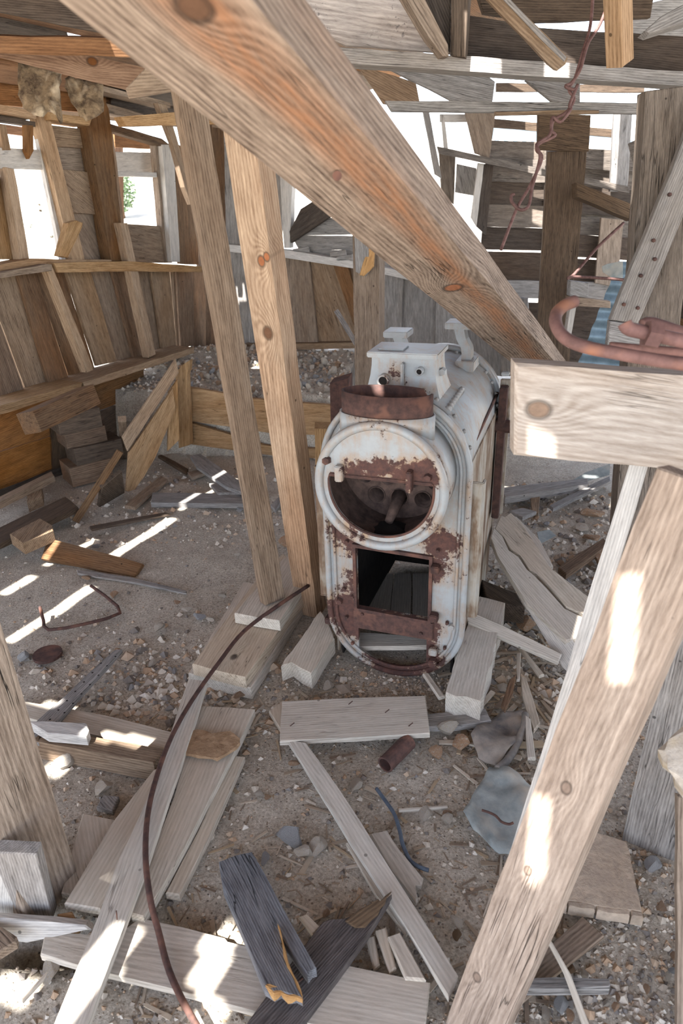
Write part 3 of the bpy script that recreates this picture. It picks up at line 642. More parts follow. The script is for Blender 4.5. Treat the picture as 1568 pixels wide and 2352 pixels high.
# ================================================================== boiler
bf = G(905, 1541, 0); YAW = RAD(-20)
boil = empty('boiler', bf, 'old white-painted rusty steam boiler with fire door and round smokebox', 'boiler', mw=Matrix.Translation(bf) @ Matrix.Rotation(YAW, 4, 'Z'))
PW[boil.name] = Matrix.Identity(4)                   # children below are written in the boiler's own axes
ZC, R1, LEN = .800, .236, .80
def painted():
    b = NB('flaking_white_paint_over_rust'); o = b.obj()
    n1 = b.noise(o, 9, 6, .7); n2 = b.noise(o, 45, 5, .75); n3 = b.noise(b.comb(b.math('MULTIPLY', b.sep(o)[0], 1), b.math('MULTIPLY', b.sep(o)[1], 1), b.math('MULTIPLY', b.sep(o)[2], .12)), 60, 3)
    zone = None
    for (x, y, z, r, s) in ((-.15, 0, .56, .12, .32), (-.08, 0, .60, .14, .3), (-.17, 0, .22, .13, .34), (-.15, 0, .36, .07, .2), (.14, 0, .54, .10, .25), (.13, 0, .44, .06, .2), (0, 0, .2, .10, .35), (.12, 0, .2, .09, .32), (-.12, 0, .2, .1, .3), (0, 0, .02, .2, .3), (.14, 0, .09, .07, .25), (.2, 0, .45, .08, .12), (.22, -.1, .8, .1, .12),
                            (0, -.16, .86, .07, .25), (-.08, -.16, .84, .07, .25), (.1, -.16, .845, .08, .32), (.15, -.16, .86, .07, .25), (.14, -.16, .70, .07, .12), (-.1, -.16, .64, .08, .14), (0, -.08, 1.02, .13, .25), (.2, 0, .56, .06, .15), (-.03, .07, 1.09, .05, .25), (.08, .1, 1.02, .06, .18), (.27, .5, .5, .3, .16)):
        dd = b.mr(b.vm('DISTANCE', o, (x, y, z)), r, 0, 0, s)
        zone = dd if zone is None else b.math('ADD', zone, dd)
    m = b.mr(b.math('ADD', b.math('ADD', b.math('MULTIPLY', n1, .45), b.math('MULTIPLY', n2, .55)), zone), .60, .64)
    halo = b.mr(b.math('ADD', b.math('ADD', b.math('MULTIPLY', n1, .65), b.math('MULTIPLY', n3, .35)), zone), .46, .68, 0, .8)
    pc = b.mix(b.mr(n1, .35, .7, 0, .5), lin(157, 161, 163), lin(128, 132, 134))
    pc = b.mix(halo, pc, lin(158, 128, 96))
    rc = b.mix(b.mr(n2, .35, .65), lin(98, 66, 57), lin(66, 48, 45))
    col = b.mix(m, pc, rc); b.bump(b.math('SUBTRACT', b.math('MULTIPLY', n2, .3), b.math('MULTIPLY', m, .6)), .5, .003)
    return b.done(col, b.mr(m, 0, 1, .45, .85), 0, .4)
M['paint'] = painted()
def rustedside():
    b = NB('rust_streaked_casing'); o = b.obj(); s = b.noise(b.comb(b.sep(o)[0], b.math('MULTIPLY', b.sep(o)[1], 1), b.math('MULTIPLY', b.sep(o)[2], .2)), 16, 5, .7); n = b.noise(o, 7, 4)
    col = b.ramp(b.math('ADD', b.math('MULTIPLY', s, .6), b.math('MULTIPLY', n, .4)), (.36, lin(82, 62, 52)), (.46, lin(118, 98, 80)), (.54, lin(156, 148, 136)), (.68, lin(164, 166, 166)))
    b.bump(s, .3, .002); return b.done(col, .75, .1, .3)
M['casing'] = rustedside()
def bp(name, v, f, mat='paint', smooth=False, parent=None):
    me = me_from(name, v, f, smooth); o = bpy.data.objects.new(name, me); COL.objects.link(o); me.materials.append(M[mat]); o.parent = parent or boil
    return o
def bbm(name, bm, mat='paint', smooth=False, parent=None):
    bmesh.ops.recalc_face_normals(bm, faces=bm.faces)
    me = bpy.data.meshes.new(name); bm.to_mesh(me); bm.free(); me.materials.append(M[mat])
    if smooth:
        for f in me.polygons: f.use_smooth = True
    o = bpy.data.objects.new(name, me); COL.objects.link(o); o.parent = parent or boil; return o
def bbox(name, x0, x1, y0, y1, z0, z1, mat='paint', parent=None, bev=.003):
    bm = bmesh.new(); bmesh.ops.create_cube(bm, size=1)
    for q in bm.verts: q.co = Vector(((x0+x1)/2+q.co.x*(x1-x0), (y0+y1)/2+q.co.y*(y1-y0), (z0+z1)/2+q.co.z*(z1-z0)))
    if bev: bmesh.ops.bevel(bm, geom=list(bm.edges), offset=bev, segments=2, affect='EDGES')
    return bbm(name, bm, mat, False, parent)
def plate(name, outer, holes, y0, t, mat='paint', parent=None, axis='y'):
    bm = bmesh.new(); es = []
    for lp in [outer]+list(holes):
        vs2 = [bm.verts.new((x, y0, z)) for x, z in lp]
        for i in range(len(vs2)): es.append(bm.edges.new((vs2[i], vs2[(i+1) % len(vs2)])))
    bmesh.ops.triangle_fill(bm, use_beauty=True, use_dissolve=False, edges=es)
    r = bmesh.ops.extrude_face_region(bm, geom=list(bm.faces))
    for g in r['geom']:
        if isinstance(g, bmesh.types.BMVert): g.co.y += t
    return bbm(name, bm, mat, False, parent)
def circ(cx, cz, r, n=48, a0=0, a1=2*math.pi, end=False): return [(cx+r*math.cos(a0+(a1-a0)*i/n), cz+r*math.sin(a0+(a1-a0)*i/n)) for i in range(n+(1 if end else 0))]
def obround(r, zb, zt, n=24): return circ(0, zt, r, n, 0, math.pi, True)+circ(0, zb, r, n, math.pi, 2*math.pi, True)
def ringtube(name, path, r, y, mat='paint', closed=True, seg=8, parent=None):
    P = [Vector((x, y, z)) for x, z in path]; v = []; f = []; n = len(P)
    for i, p in enumerate(P):
        d = (P[(i+1) % n]-P[i-1]).normalized(); s = d.cross(Vector((0, 1, 0)))
        for k in range(seg): a2 = 2*math.pi*k/seg; v.append(p+s*r*math.cos(a2)+Vector((0, 1, 0))*r*math.sin(a2))
    for i in range(n):
        for k in range(seg): j = (i+1) % n; f.append((i*seg+k, i*seg+(k+1) % seg, j*seg+(k+1) % seg, j*seg+k))
    return bp(name, v, f, mat, True, parent)
def cyl_y(name, cx, cz, r, y0, y1, mat='paint', n=48, thick=0.0, a0=0, a1=2*math.pi, parent=None):
    v = []; f = []; full = a1-a0 > 6.28; m = n if full else n+1
    prof = [(r, y0), (r, y1)]+([(r-thick, y1), (r-thick, y0)] if thick else [])
    for rr_, y in prof:
        for k in range(m): a2 = a0+(a1-a0)*k/n; v.append((cx+rr_*math.cos(a2), y, cz+rr_*math.sin(a2)))
    L = len(prof)
    for i in range(L if thick else 1):
        j = (i+1) % L
        for k in range(n): f.append((i*m+k, i*m+(k+1) % m, j*m+(k+1) % m, j*m+k))
    return bp(name, v, f, mat, True, parent)
ZB = R1+.002
DR, DY = .200, -.160                                  # smokebox drum radius and how far it stands forward
fire = [(-.135, .255), (.122, .250), (.122, .492), (-.135, .500)]
ash = [(-.135, .170), (.118, .165), (.118, .058), (.09, .040), (.045, .026), (0, .021), (-.045, .026), (-.09, .040), (-.135, .070)]
front = plate('front_plate', obround(R1, ZB, ZC), [circ(0, ZC, DR-.004, 40), fire, ash], 0, .014)
ringtube('front_rim', obround(R1+.004, ZB, ZC), .011, -.004)
ringtube('front_rim', obround(R1-.022, ZB, ZC), .006, -.004)
fr = plate('fire_door_frame', [(-.146, .242), (.133, .238), (.133, .504), (-.146, .513)], [fire], -.012, .014, 'rust')
bbox('grate_bar', -.150, .142, -.010, .006, .168, .244, 'rust')
drum = cyl_y('smokebox_drum', 0, ZC, DR, DY, .012, thick=.012)
face_hole = [(x, z) for x, z in circ(0, ZC, .196, 60) if z < ZC+.028]
face_hole = sorted([q for q in face_hole], key=lambda q: math.atan2(q[1]-ZC-.0281, q[0]))
face_hole = circ(0, ZC, .163, 44, math.pi-math.asin(.03/.196)*-1 if False else math.pi-.16, 2*math.pi+.16, True)
sf = plate('smokebox_face', circ(0, ZC, DR, 64), [face_hole], DY-.004, .012)
ringtube('smokebox_rim', circ(0, ZC, DR-.006, 64), .014, DY-.006)
ringtube('opening_edge', face_hole, .004, DY-.004, 'rust', parent=sf)
bbox('flap_edge', -.16, .16, DY-.008, DY+.004, ZC+.022, ZC+.036, 'rust', sf)
hg = bbox('hinge_lug', -.135, -.110, DY-.03, DY-.004, ZC+.015, ZC+.065); bbox('latch_lug', .085, .102, DY-.035, DY-.004, ZC+.005, ZC+.07)
def bolt(x, y, z, r=.012, mat='paint', ln=.014, axis='y', parent=None, name='bolt'):
    bm = bmesh.new(); bmesh.ops.create_cone(bm, cap_ends=True, segments=6, radius1=r, radius2=r*.8, depth=ln)
    if axis == 'y': bmesh.ops.rotate(bm, verts=bm.verts, cent=(0, 0, 0), matrix=Matrix.Rotation(math.pi/2, 3, 'X'))
    bmesh.ops.translate(bm, verts=bm.verts, vec=(x, y, z)); return bbm(name, bm, mat, False, parent)
bolt(-.165, DY-.014, ZC+.075, .015, 'rust'); bolt(.145, DY-.012, ZC+.05, .013)
for x, z in ((.205, .24), (-.202, .27)): bolt(x, -.01, z, .013)
for x, z in ((.19, .255), (-.18, .33), (-.175, .21), (.185, .15), (-.115, .235), (.10, .195), (-.15, .30), (-.165, .52), (.15, .53), (-.155, .1)): bolt(x, -.012, z, .007, 'rust', .012)
for z in (.465, .275, .135, .085):
    bbox('hinge_lug', .132, .160, -.034, -.006, z-.014, z+.014, 'rust' if z > .2 else 'paint')
# inside the smokebox: tube sheet with fire tubes
ht = []
for j, row_ in enumerate((-.10, -.033, .033, .10)):
    for i in range(-2, 3):
        x = i*.078+(.039 if j % 2 else 0)
        if x*x+row_*row_ < .16**2: ht.append((x+.01, ZC-.01+row_))
plate('tube_sheet', circ(0, ZC, DR-.005, 48), [circ(x, z, .030, 18) for x, z in ht], .03, .01, 'tubes')
for x, z in ht: cyl_y('fire_tube', x, z, .030, .024, .40, 'tubes', 16, .003)
cyl_y('smokebox_lining', 0, ZC, DR-.013, DY+.008, .03, 'tubes', 40)
ash_o = bpy.data.objects.new('ash_heap', rock_mesh('ash_heap', 5, .35, .8, 3)); COL.objects.link(ash_o); ash_o.parent = boil; ash_o.location = (.02, -.08, ZC-.185); ash_o.scale = (.12, .07, .06); ash_o.data.materials.append(M['soot_shade'])
v, f = tube_geo([(.0, -.07, ZC-.155), (.005, -.03, ZC-.135), (.012, .03, ZC-.10)], .02, 8, rs=[.014, .018, .024]); bp('blow_pipe', v, f, 'tubes', True)
# barrel and casing
barrel = cyl_y('barrel', 0, ZC, R1-.012, .012, LEN, thick=.006)
cyl_y('barrel_band', 0, ZC, R1-.004, .02, .07, thick=.01); cyl_y('barrel_band', 0, ZC, R1+.004, LEN-.05, LEN, thick=.02)
cyl_y('band_lip', 0, ZC, R1+.002, .035, .043, thick=.008)
plate('rear_plate', obround(R1-.004, ZB, ZC), [], LEN-.01, .012, 'casing')
for sx, mt in ((1, 'casing'), (-1, 'casing')):
    bbox('side_casing', sx*(R1-.014)-.006, sx*(R1-.014)+.006, .02, LEN-.02, .03, ZC-.0, mt)
    bbox('corner_angle', sx*R1-.004*sx, sx*(R1+.045), .02, .032, .27, ZC-.03, mt); bbox('corner_angle', sx*(R1+.043)-.004, sx*(R1+.043)+.004, .024, .065, .27, ZC-.03, mt)
    bbox('rear_angle', sx*R1-.004*sx, sx*(R1+.04), LEN-.07, LEN-.05, .34, ZC+.12, mt); bbox('rear_angle', sx*(R1+.015)-.015, sx*(R1+.015)+.015, LEN-.12, LEN-.07, .34, ZC+.10, 'rust')
bbox('foot_bar', .15, .27, .05, .10, .055, .085, 'rust'); bbox('foot_bar', -.275, -.19, .02, .06, .14, .165, 'rust')
for sx in (-1, 1): bbox('firebox_dark_panel', sx*(R1-.03)-.004, sx*(R1-.03)+.004, .02, LEN-.02, .02, .53, 'soot_shade')  # black panels added to keep the firebox interior dark
bbox('firebox_dark_panel', -R1+.03, R1-.03, LEN-.03, LEN-.02, .02, .53, 'soot_shade')
bbox('firebox_crown', -.22, .22, .03, LEN-.02, .53, .545, 'soot_shade')
# seam strip along the barrel's right side
v, f = tube_geo([(.213, .1, ZC+.02), (.22, .4, ZC+.045), (.222, .76, ZC+.06)], .006, 6); bp('seam', v, f, 'rust', True)
# oval flue collar
def oval(name, z0, z1, rx, ry, cy, th, mat, seg=40, notch=True):
    v = []; f = []
    for (rr_, z) in ((0, z0), (0, z1), (th, z1), (th, z0)):
        for k in range(seg):
            a2 = 2*math.pi*k/seg; zz = z
            if z == z0: zz = ZC+math.sqrt(max(0, DR**2-((rx-rr_)*math.cos(a2))**2))-.012
            elif notch and .1 < a2 < .75: zz = z-.03*math.sin((a2-.1)/.65*math.pi)
            v.append(((rx-rr_)*math.cos(a2), cy+(ry-rr_)*math.sin(a2), zz))
    for i in range(4):
        j = (i+1) % 4
        for k in range(seg): f.append((i*seg+k, i*seg+(k+1) % seg, j*seg+(k+1) % seg, j*seg+k))
    return bp(name, v, f, mat, True)
oval('flue_collar', ZC+.2, ZC+DR+.075, .138, .070, -.088, .006, 'rust')
bp('stack_shade_disc', [(.132*math.cos(k*math.pi/16), -.088+.066*math.sin(k*math.pi/16), ZC+DR+.006) for k in range(32)], [tuple(range(32))], 'soot_shade')  # black disc paints in the shade deep down the open stack
oval('flue_base', ZC+.2, ZC+DR+.012, .145, .076, -.088, .006, 'paint', notch=False)
# saddle box on top, flared foot
def frustum(name, x0, x1, y0, y1, z0, X0, X1, Y0, Y1, z1, mat='paint', parent=None, nseg=5):
    v = []; f = []
    for k in range(nseg+1):
        t = k/nseg; e = (1-t)**2.2
        v += [(X0+(x0-X0)*e, Y0+(y0-Y0)*e, z0+(z1-z0)*t), (X1+(x1-X1)*e, Y0+(y0-Y0)*e, z0+(z1-z0)*t), (X1+(x1-X1)*e, Y1+(y1-Y1)*e, z0+(z1-z0)*t), (X0+(x0-X0)*e, Y1+(y1-Y1)*e, z0+(z1-z0)*t)]
    for k in range(nseg):
        for i in range(4): a2 = k*4+i; b3 = k*4+(i+1) % 4; f.append((a2, b3, b3+4, a2+4))
    f.append((3, 2, 1, 0)); f.append(tuple(nseg*4+i for i in range(4)))
    return bp(name, v, f, mat, False, parent)
zt = ZC+R1
sb = frustum('saddle_box', -.130, .135, .06, .26, zt-.045, -.098, .104, .09, .23, zt+.098)
bbox('saddle_top', -.112, .114, .078, .242, zt+.096, zt+.114); bbox('saddle_top_rim', -.085, .0, .11, .18, zt+.113, zt+.118, parent=None)
cyl_y('saddle_flange', 0, ZC, R1+.012, .035, .29, thick=.018, a0=RAD(48), a1=RAD(132), n=16)
for x, z, r in ((-.055, zt+.028, .020), (.06, zt+.062, .012)):
    cyl_y('port_ring', x, z, r, .062, .10, 'paint', 16, r*.3); bp('port_shade_disc', *tube_geo([(x, .066, z), (x, .073, z)], r*.75, 16), mat='soot_shade')  # black disc stands in for the shaded depth of the port
bbox('saddle_rib', .0, .010, .066, .10, zt-.0, zt+.085)
bolt(.115, .15, zt+.045, .014, 'paint', .02); bolt(-.145, .09, zt-.03, .014, 'paint', .03)
def rivet_mesh():
    bm = bmesh.new(); bmesh.ops.create_icosphere(bm, subdivisions=1, radius=1); me = bpy.data.meshes.new('rivet'); bm.to_mesh(me); bm.free(); me.materials.append(M['paint'])
    for f in me.polygons: f.use_smooth = True
    return me
RV_ = rivet_mesh()
def rivet(x, y, z, r=.0085):
    o = bpy.data.objects.new('rivet', RV_); COL.objects.link(o); o.parent = boil; o.location = (x, y, z); o.scale = (r, r, r)
for k in range(9): a2 = RAD(-30+k*14.5); rivet((R1-.010)*math.cos(a2), .105, ZC+(R1-.010)*math.sin(a2))
for k in range(10): a2 = RAD(-20+k*12); rivet((R1-.010)*math.cos(a2), LEN-.075, ZC+(R1-.010)*math.sin(a2))
for k in range(8): a2 = RAD(50+k*11.3); rivet((R1+.013)*math.cos(a2), .048, ZC+(R1+.013)*math.sin(a2))
for k in range(8): rivet((R1+.013)*math.cos(RAD(51)), .05+k*.032, ZC+(R1+.013)*math.sin(RAD(51)), .012)
# two curved brackets on the barrel
for sx in (-.135, .085):
    zz = ZC+math.sqrt((R1-.012)**2-sx*sx)
    path = [Vector((sx+o, .62, zz-.01+h)) for o, h in ((.0, 0), (.012, .05), (.0, .09), (-.015, .13))] if sx < 0 else [Vector((sx+o, .62, zz-.01+h)) for o, h in ((.03, 0), (.03, .06), (.01, .10), (.0, .14))]
    br = None; P = smooth_path(path, 4); v = []; f = []
    for i, p in enumerate(P): v += [p+Vector((-.018, -.03, 0)), p+Vector((.018, -.03, 0)), p+Vector((.018, .03, 0)), p+Vector((-.018, .03, 0))]
    for i in range(len(P)-1):
        for k in range(4): f.append((i*4+k, i*4+(k+1) % 4, i*4+4+(k+1) % 4, i*4+4+k))
    f += [(3, 2, 1, 0), tuple(len(v)-4+i for i in range(4))]
    br = bp('bracket', v, f); e = P[-1]
    bbox('bracket_pad', e.x-.05, e.x+.045, e.y-.05, e.y+.05, e.z-.002, e.z+.022, parent=br); bbox('bracket_foot', path[0].x-.035, path[0].x+.035, .56, .68, zz-.025, zz+.015, parent=br)
v, f = tube_geo([(R1-.01, .70, ZC-.06), (R1+.085, .70, ZC-.06)], .026, 14, False); pb_ = bp('pipe_stub', v, f, 'rust', True)
v, f = tube_geo([(R1+.075, .70, ZC-.06), (R1+.083, .70, ZC-.06)], .021, 14); bp('bore_shade_plug', v, f, 'soot_shade', True, pb_)  # black plug stands in for the shade inside the pipe
bbox('side_lug', R1, R1+.03, .70, .73, ZC+.14, ZC+.155)
PW[boil.name] = boil.matrix_world.copy()
# ================================================================== earth bank behind the boiler, bench boards
A_, B_ = G(425, 1038), G(770, 1052)
bl = (B_-A_).normalized(); bn = Vector((-bl.y, bl.x, 0)); bn = bn if bn.y > 0 else -bn
def bank(x, y):
    p = Vector((x, y, 0)); s = (p-A_).dot(bn)
    top = .40+.10*min(1, max(0, s)/1.0)+.035*noise.noise(p*3)+.015*noise.noise(p*11)
    rgt = 1/(1+math.exp((x-1.15)*5))
    k = min(1, max(0, (s-.01)/.06)) if x < .1 else min(1, max(0, (s+.0)/.7))
    return -.03+(top+.03)*k*rgt
o = grid('earth_bank', -1.7, 2.2, 4.0, 6.0, 100, 60, bank, 'dirt', lambda x, y: (Vector((x, y, 0))-A_).dot(bn) < -.02 or (Vector((x, y, 0))-WBp).dot(WBn) < -.12 or (Vector((x, y, 0))-WLp).dot(WLn) < -.02)
tag(o, kind='structure')
def BP(x, y, o=0): return PL(x, y, A_-bn*o, bn)
bench = empty('bench_wall', A_, 'low tan plank retaining wall holding back rubble left of the boiler', 'plank wall')
for q in ([(424, 888), (582, 916), (760, 931), (760, 1000), (628, 996), (430, 966)], [(431, 969), (537, 1001), (604, 1023), (640, 1028), (760, 1032), (760, 1056), (640, 1048), (433, 1020)]):
    slab('plank', [BP(x, y, .03) for x, y in q], .03, 'tan', bench, n=-bn, along=bl)
T('bench_post', 'short tan post ending the plank retaining wall at the left', 'post', [BP(x, y, .12) for x, y in [(402, 858), (418, 838), (434, 828), (432, 850), (428, 862), (436, 1022), (410, 1030)]], .06, 'tan', n=-bn)
gate = empty('broken_gate', G(330, 1100), 'broken gate of two tan boards leaning against the left ledge', 'gate')
gp0 = G(290, 1128, 0); gn = Vector((.62, -.78, .22)).normalized()
def GP(x, y, o=0): return PL(x, y, gp0+gn*o, gn)
for q, m_ in (([(282, 1003), (300, 975), (404, 824), (411, 856), (345, 955), (294, 1036)], 'tan'), ([(296, 1040), (397, 892), (404, 940), (357, 1050), (330, 1096), (305, 1132), (290, 1128)], 'tan')):
    slab('board', [GP(x, y) for x, y in q], .022, m_, gate, n=gn)
slab('cross_batten', [GP(x, y, -.03) for x, y in [(388, 900), (408, 872), (412, 1010), (386, 1036)]], .02, 'tan', gate, n=gn)
B('stub_post', 'rounded short post beside the leaning broken gate', 'post', G(288, 1052, -.02), D(280, 962, 4.2), .05, .04, 'tan2')
B('thin_stick', 'thin dark stick leaning diagonally in front of the block pier', 'stick', G(173, 1198, 0), D(276, 1036, 3.75), .04, .02, 'brown')
T('loose_board', 'dark brown board end under the leaning broken gate', 'board', [G(232, 1168), G(284, 1130), D(283, 1085, 3.85), D(232, 1118, 3.75)], .02, 'umber')
# pier of stacked timber blocks
pc = G(176, 1118, 0)
ux = Vector((.80, .60, 0)).normalized(); uy = Vector((-.60, .80, 0)).normalized()
for i, (z0, h, o1, o2, L) in enumerate(((0, .13, 0, 0, .26), (.13, .11, .05, .0, .30), (.24, .10, .02, .02, .25), (.34, .12, -.01, .0, .26))):
    c = pc+ux*(L/2+o1-.02)+uy*(.1+o2)+Vector((0, 0, z0+h/2))
    B('timber_block', 'stacked brown timber block in the left pier, ' + ('bottom one', 'second from bottom', 'third from bottom', 'just under the tilted top timber')[i], 'block', c-ux*L/2, c+ux*L/2, h, .20, 'umber' if i % 2 else 'brown', 'pier blocks', face=-uy)
B('tilted_timber', 'thick tilted tan timber lying on top of the block pier', 'timber', D(66, 972, 3.55), D(206, 908, 3.95), .115, .12, 'brown', face=(.3, -.8, .1))
T('floor_joist', 'pale joist edge along the foot of the left wall', 'board', [G(-40, 1160, .12), G(118, 1082, .12), G(124, 1092, .12), G(-40, 1172, .12)], .04, 'tan2')
T('loose_board', 'short tan block end under the pale joist at the far left', 'block', [G(62, 1130, .08), G(96, 1118, .08), G(96, 1140, .08), G(62, 1155, .08)], .06, 'tan2')
T('debris_board', 'dark wide plank lying along the foot of the left wall', 'plank', Zs([(-30, 1225), (150, 1140), (180, 1165), (-30, 1262)], .07), .03, 'umber')
T('debris_board', 'short split tan block lit by the sun left of the floor', 'block', Zs([(22, 1226), (92, 1190), (120, 1206), (122, 1218), (52, 1248)], .13), .06, 'tan2')
T('debris_board', 'wedge of brown board lying beside the sunlit block', 'board', [G(96, 1285, .01), G(108, 1232, .09), G(330, 1297, .03), G(306, 1322, .01)], .02, 'brown')
T('lath_strip', 'thin grey lath strip lying on the left dirt floor', 'lath', Zs([(175, 1308), (300, 1326), (428, 1356), (428, 1362), (300, 1336), (178, 1316)], .012), .01, 'grey')
T('lath_strip', 'dark lath lying in front of the leaning broken gate', 'lath', Zs([(205, 1208), (380, 1176), (392, 1180), (210, 1216)], .02), .012, 'umber')
# back-left floor boards
T('debris_board', 'grey plank pointing back left of the slender post', 'plank', Zs([(436, 1046), (460, 1042), (566, 1116), (566, 1134), (520, 1118), (452, 1072)], .07), .02, 'grey')
T('debris_board', 'flat grey plank lying crosswise left of the slender post', 'plank', Zs([(350, 1131), (566, 1134), (560, 1157), (346, 1154)], .035), .03, 'grey')
T('debris_board', 'small grey wedge between the two back grey planks', 'board', Zs([(480, 1110), (505, 1108), (556, 1130), (500, 1132)], .05), .02, 'grey')
T('debris_board', 'tan plank scrap lying below the broken gate', 'board', Zs([(285, 1160), (370, 1092), (385, 1100), (310, 1165)], .03), .02, 'tan2')
T('debris_board', 'dark splinter board lying behind the crosswise grey plank', 'board', Zs([(362, 1046), (372, 1044), (432, 1076), (428, 1086)], .03), .02, 'umber')
T('debris_board', 'small tan chip lying before the retaining wall', 'chip', Zs([(430, 1084), (468, 1076), (476, 1084), (440, 1096)], .03), .02, 'tan2')
T('debris_board', 'grey sliver beside the square post foot on the floor', 'board', Zs([(620, 1160), (640, 1140), (648, 1150), (632, 1172)], .02), .015, 'grey')
# things between boiler and retaining wall
T('rusty_box', 'brown rusted metal box standing behind the boiler stack', 'box', [YP(x, y, 3.35) for x, y in [(756, 882), (800, 868), (804, 960), (758, 972)]], .12, 'rust', n=Vector((-.2, -1, 0)).normalized())
T('debris_board', 'sunlit tan block beside the left edge of the boiler', 'block', [YP(x, y, 3.0) for x, y in [(722, 985), (785, 985), (785, 1075), (724, 1075)]], .1, 'tan', n=Vector((0, -1, 0)))
pz = YP(852, 905, 3.85)
sp = B('split_post', 'post with a raw split top standing right behind the boiler', 'post', to_ground(YP(852, 540, 3.9), pz), YP(846, 535, 3.9), .145, .11, 'tan2', face=(-.35, -1, 0))
slab('split_splinter', [YP(x, y, 3.78) for x, y in [(812, 520), (846, 530), (850, 620), (838, 635), (815, 625)]], .03, 'grey', sp, n=Vector((-.3, -1, 0)).normalized())
slab('raw_split', [YP(x, y, 3.77) for x, y in [(845, 560), (860, 555), (858, 612), (836, 634), (824, 632)]], .02, 'raw', sp, n=Vector((-.3, -1, .1)).normalized())
B('thin_stick', 'thin grey stick leaning against the back wall boards', 'stick', YP(828, 806, 4.0), YP(772, 714, 4.4), .03, .015, 'grey')
T('debris_board', 'grey board scrap leaning beside the split post', 'board', [YP(x, y, 3.95) for x, y in [(802, 862), (824, 795), (826, 880), (812, 890)]], .02, 'grey')
# ================================================================== stones
ROCKN = {}
def stone(x, y, w_, h_, mat, label, z=0.0, name='stone', group=None, seed=None, flat=None):
    """w_ : width in photo pixels"""
    p = G(x, y, z); d = px(p)[2]; r = w_/FOC*d/2
    o = bpy.data.objects.new(name, ROCKS[(seed if seed is not None else int(x+y)) % len(ROCKS)]); COL.objects.link(o)
    if not o.data.materials: o.data.materials.append(M['rock_w'])
    o.material_slots[0].link = 'OBJECT'; o.material_slots[0].material = M[mat]
    o.location = p+Vector((0, 0, r*.35)); o.scale = (r*1.15, r*1.15*(h_/w_)*1.25, r*(flat or .9)); o.rotation_euler = (random.uniform(-.2, .2), random.uniform(-.2, .2), random.uniform(0, 6.28) if h_ == w_ else random.uniform(-.3, .3))
    return tag(o, label, 'stone', group)
for a in ((674, 1925, 58, 58, 'rock_g', 'angular grey stone in the middle of the foreground floor'), (732, 1948, 54, 40, 'rock_w', 'pale knobbly stone right of the angular grey stone'), (702, 1964, 60, 34, 'rock_w', 'brownish stone in front of the angular grey stone'),
          (610, 1975, 28, 34, 'rock_g', 'small dark stone by the top of the blue-grey plank'), (1000, 1732, 42, 36, 'rock_o', 'orange stone right of the rusty pipe piece'), (1064, 1712, 58, 56, 'rock_o', 'pinkish stone left of the dusty felt'),
          (1030, 1682, 64, 24, 'rock_w', 'low dusty stone below the grey board end'), (368, 1444, 28, 34, 'rock_w', 'pointed pale stone on the left dirt floor'), (458, 1420, 34, 24, 'rock_g', 'flat greenish grey stone on the left dirt floor'),
          (264, 1368, 22, 20, 'rock_o', 'orange pebble beside the bent wire loop'), (816, 1808, 34, 40, 'rock_w', 'white broken stone above the blue cable end'), (978, 1872, 40, 32, 'rock_w', 'white stone right of the blue cable'), (1028, 1884, 34, 28, 'rock_w', 'second white stone right of the blue cable'),
          (1048, 2120, 28, 36, 'rock_w', 'white pink stone near the foot of the leaning plank'), (1050, 2150, 28, 22, 'rock_r', 'small brown stone under the white pink stone'), (1338, 1960, 34, 32, 'rock_w', 'round pale stone on the clay slab'),
          (1500, 1990, 48, 36, 'rock_g', 'grey stone at the foot of the upright pale board'), (1518, 2086, 28, 28, 'rock_o', 'tan stone right of the clay slab'), (755, 1580, 36, 24, 'rock_w', 'white stone in front of the boiler foot'),
          (550, 1600, 34, 18, 'rock_o', 'orange stone at the corner of the doubled timbers'), (1338, 1218, 38, 46, 'rock_w', 'white stone behind the boiler on the right'), (1358, 1240, 40, 28, 'rock_o', 'tan stone beside the white stone behind the boiler'),
          (1360, 1188, 60, 30, 'rock_o', 'flat orange stone by the corner post'), (1395, 1300, 80, 60, 'rock_o', 'broken orange rubble stone left of the corner post'), (1210, 1440, 60, 40, 'rock_o', 'orange rubble stone under the crossing planks'),
          (380, 2220, 40, 30, 'rock_w', 'small stone under the long bottom board'), (1310, 2230, 30, 22, 'rock_r', 'brown stone below the tan board scrap'), (1340, 2240, 22, 22, 'rock_w', 'pale stone next to the brown stone lower right'),
          (850, 2085, 20, 26, 'rock_w', 'pale pink pebble above the dark broken plank'), (750, 2100, 20, 18, 'rock_o', 'orange pebble above the dark broken plank'), (240, 1815, 60, 30, 'rock_w', 'dusty clod in the hollow behind the foreground post'),
          (155, 1752, 70, 44, 'rock_w', 'sunlit clod beside the left foreground post'), (120, 2235, 60, 50, 'rock_w', 'dirt clod beside the long bottom plank'), (660, 1252, 46, 40, 'rock_o', 'stone wedged behind the slender post foot'),
          (55, 1512, 40, 22, 'rock_g', 'dark flat stone near the left edge'), (1290, 2310, 44, 34, 'rock_g', 'grey gravel stone at the bottom right'), (1255, 2330, 36, 28, 'rock_w', 'pale gravel stone at the bottom right'), (1310, 2335, 30, 24, 'rock_o', 'tan gravel stone at the bottom right')):
    stone(*a)
sx = random.Random(5)
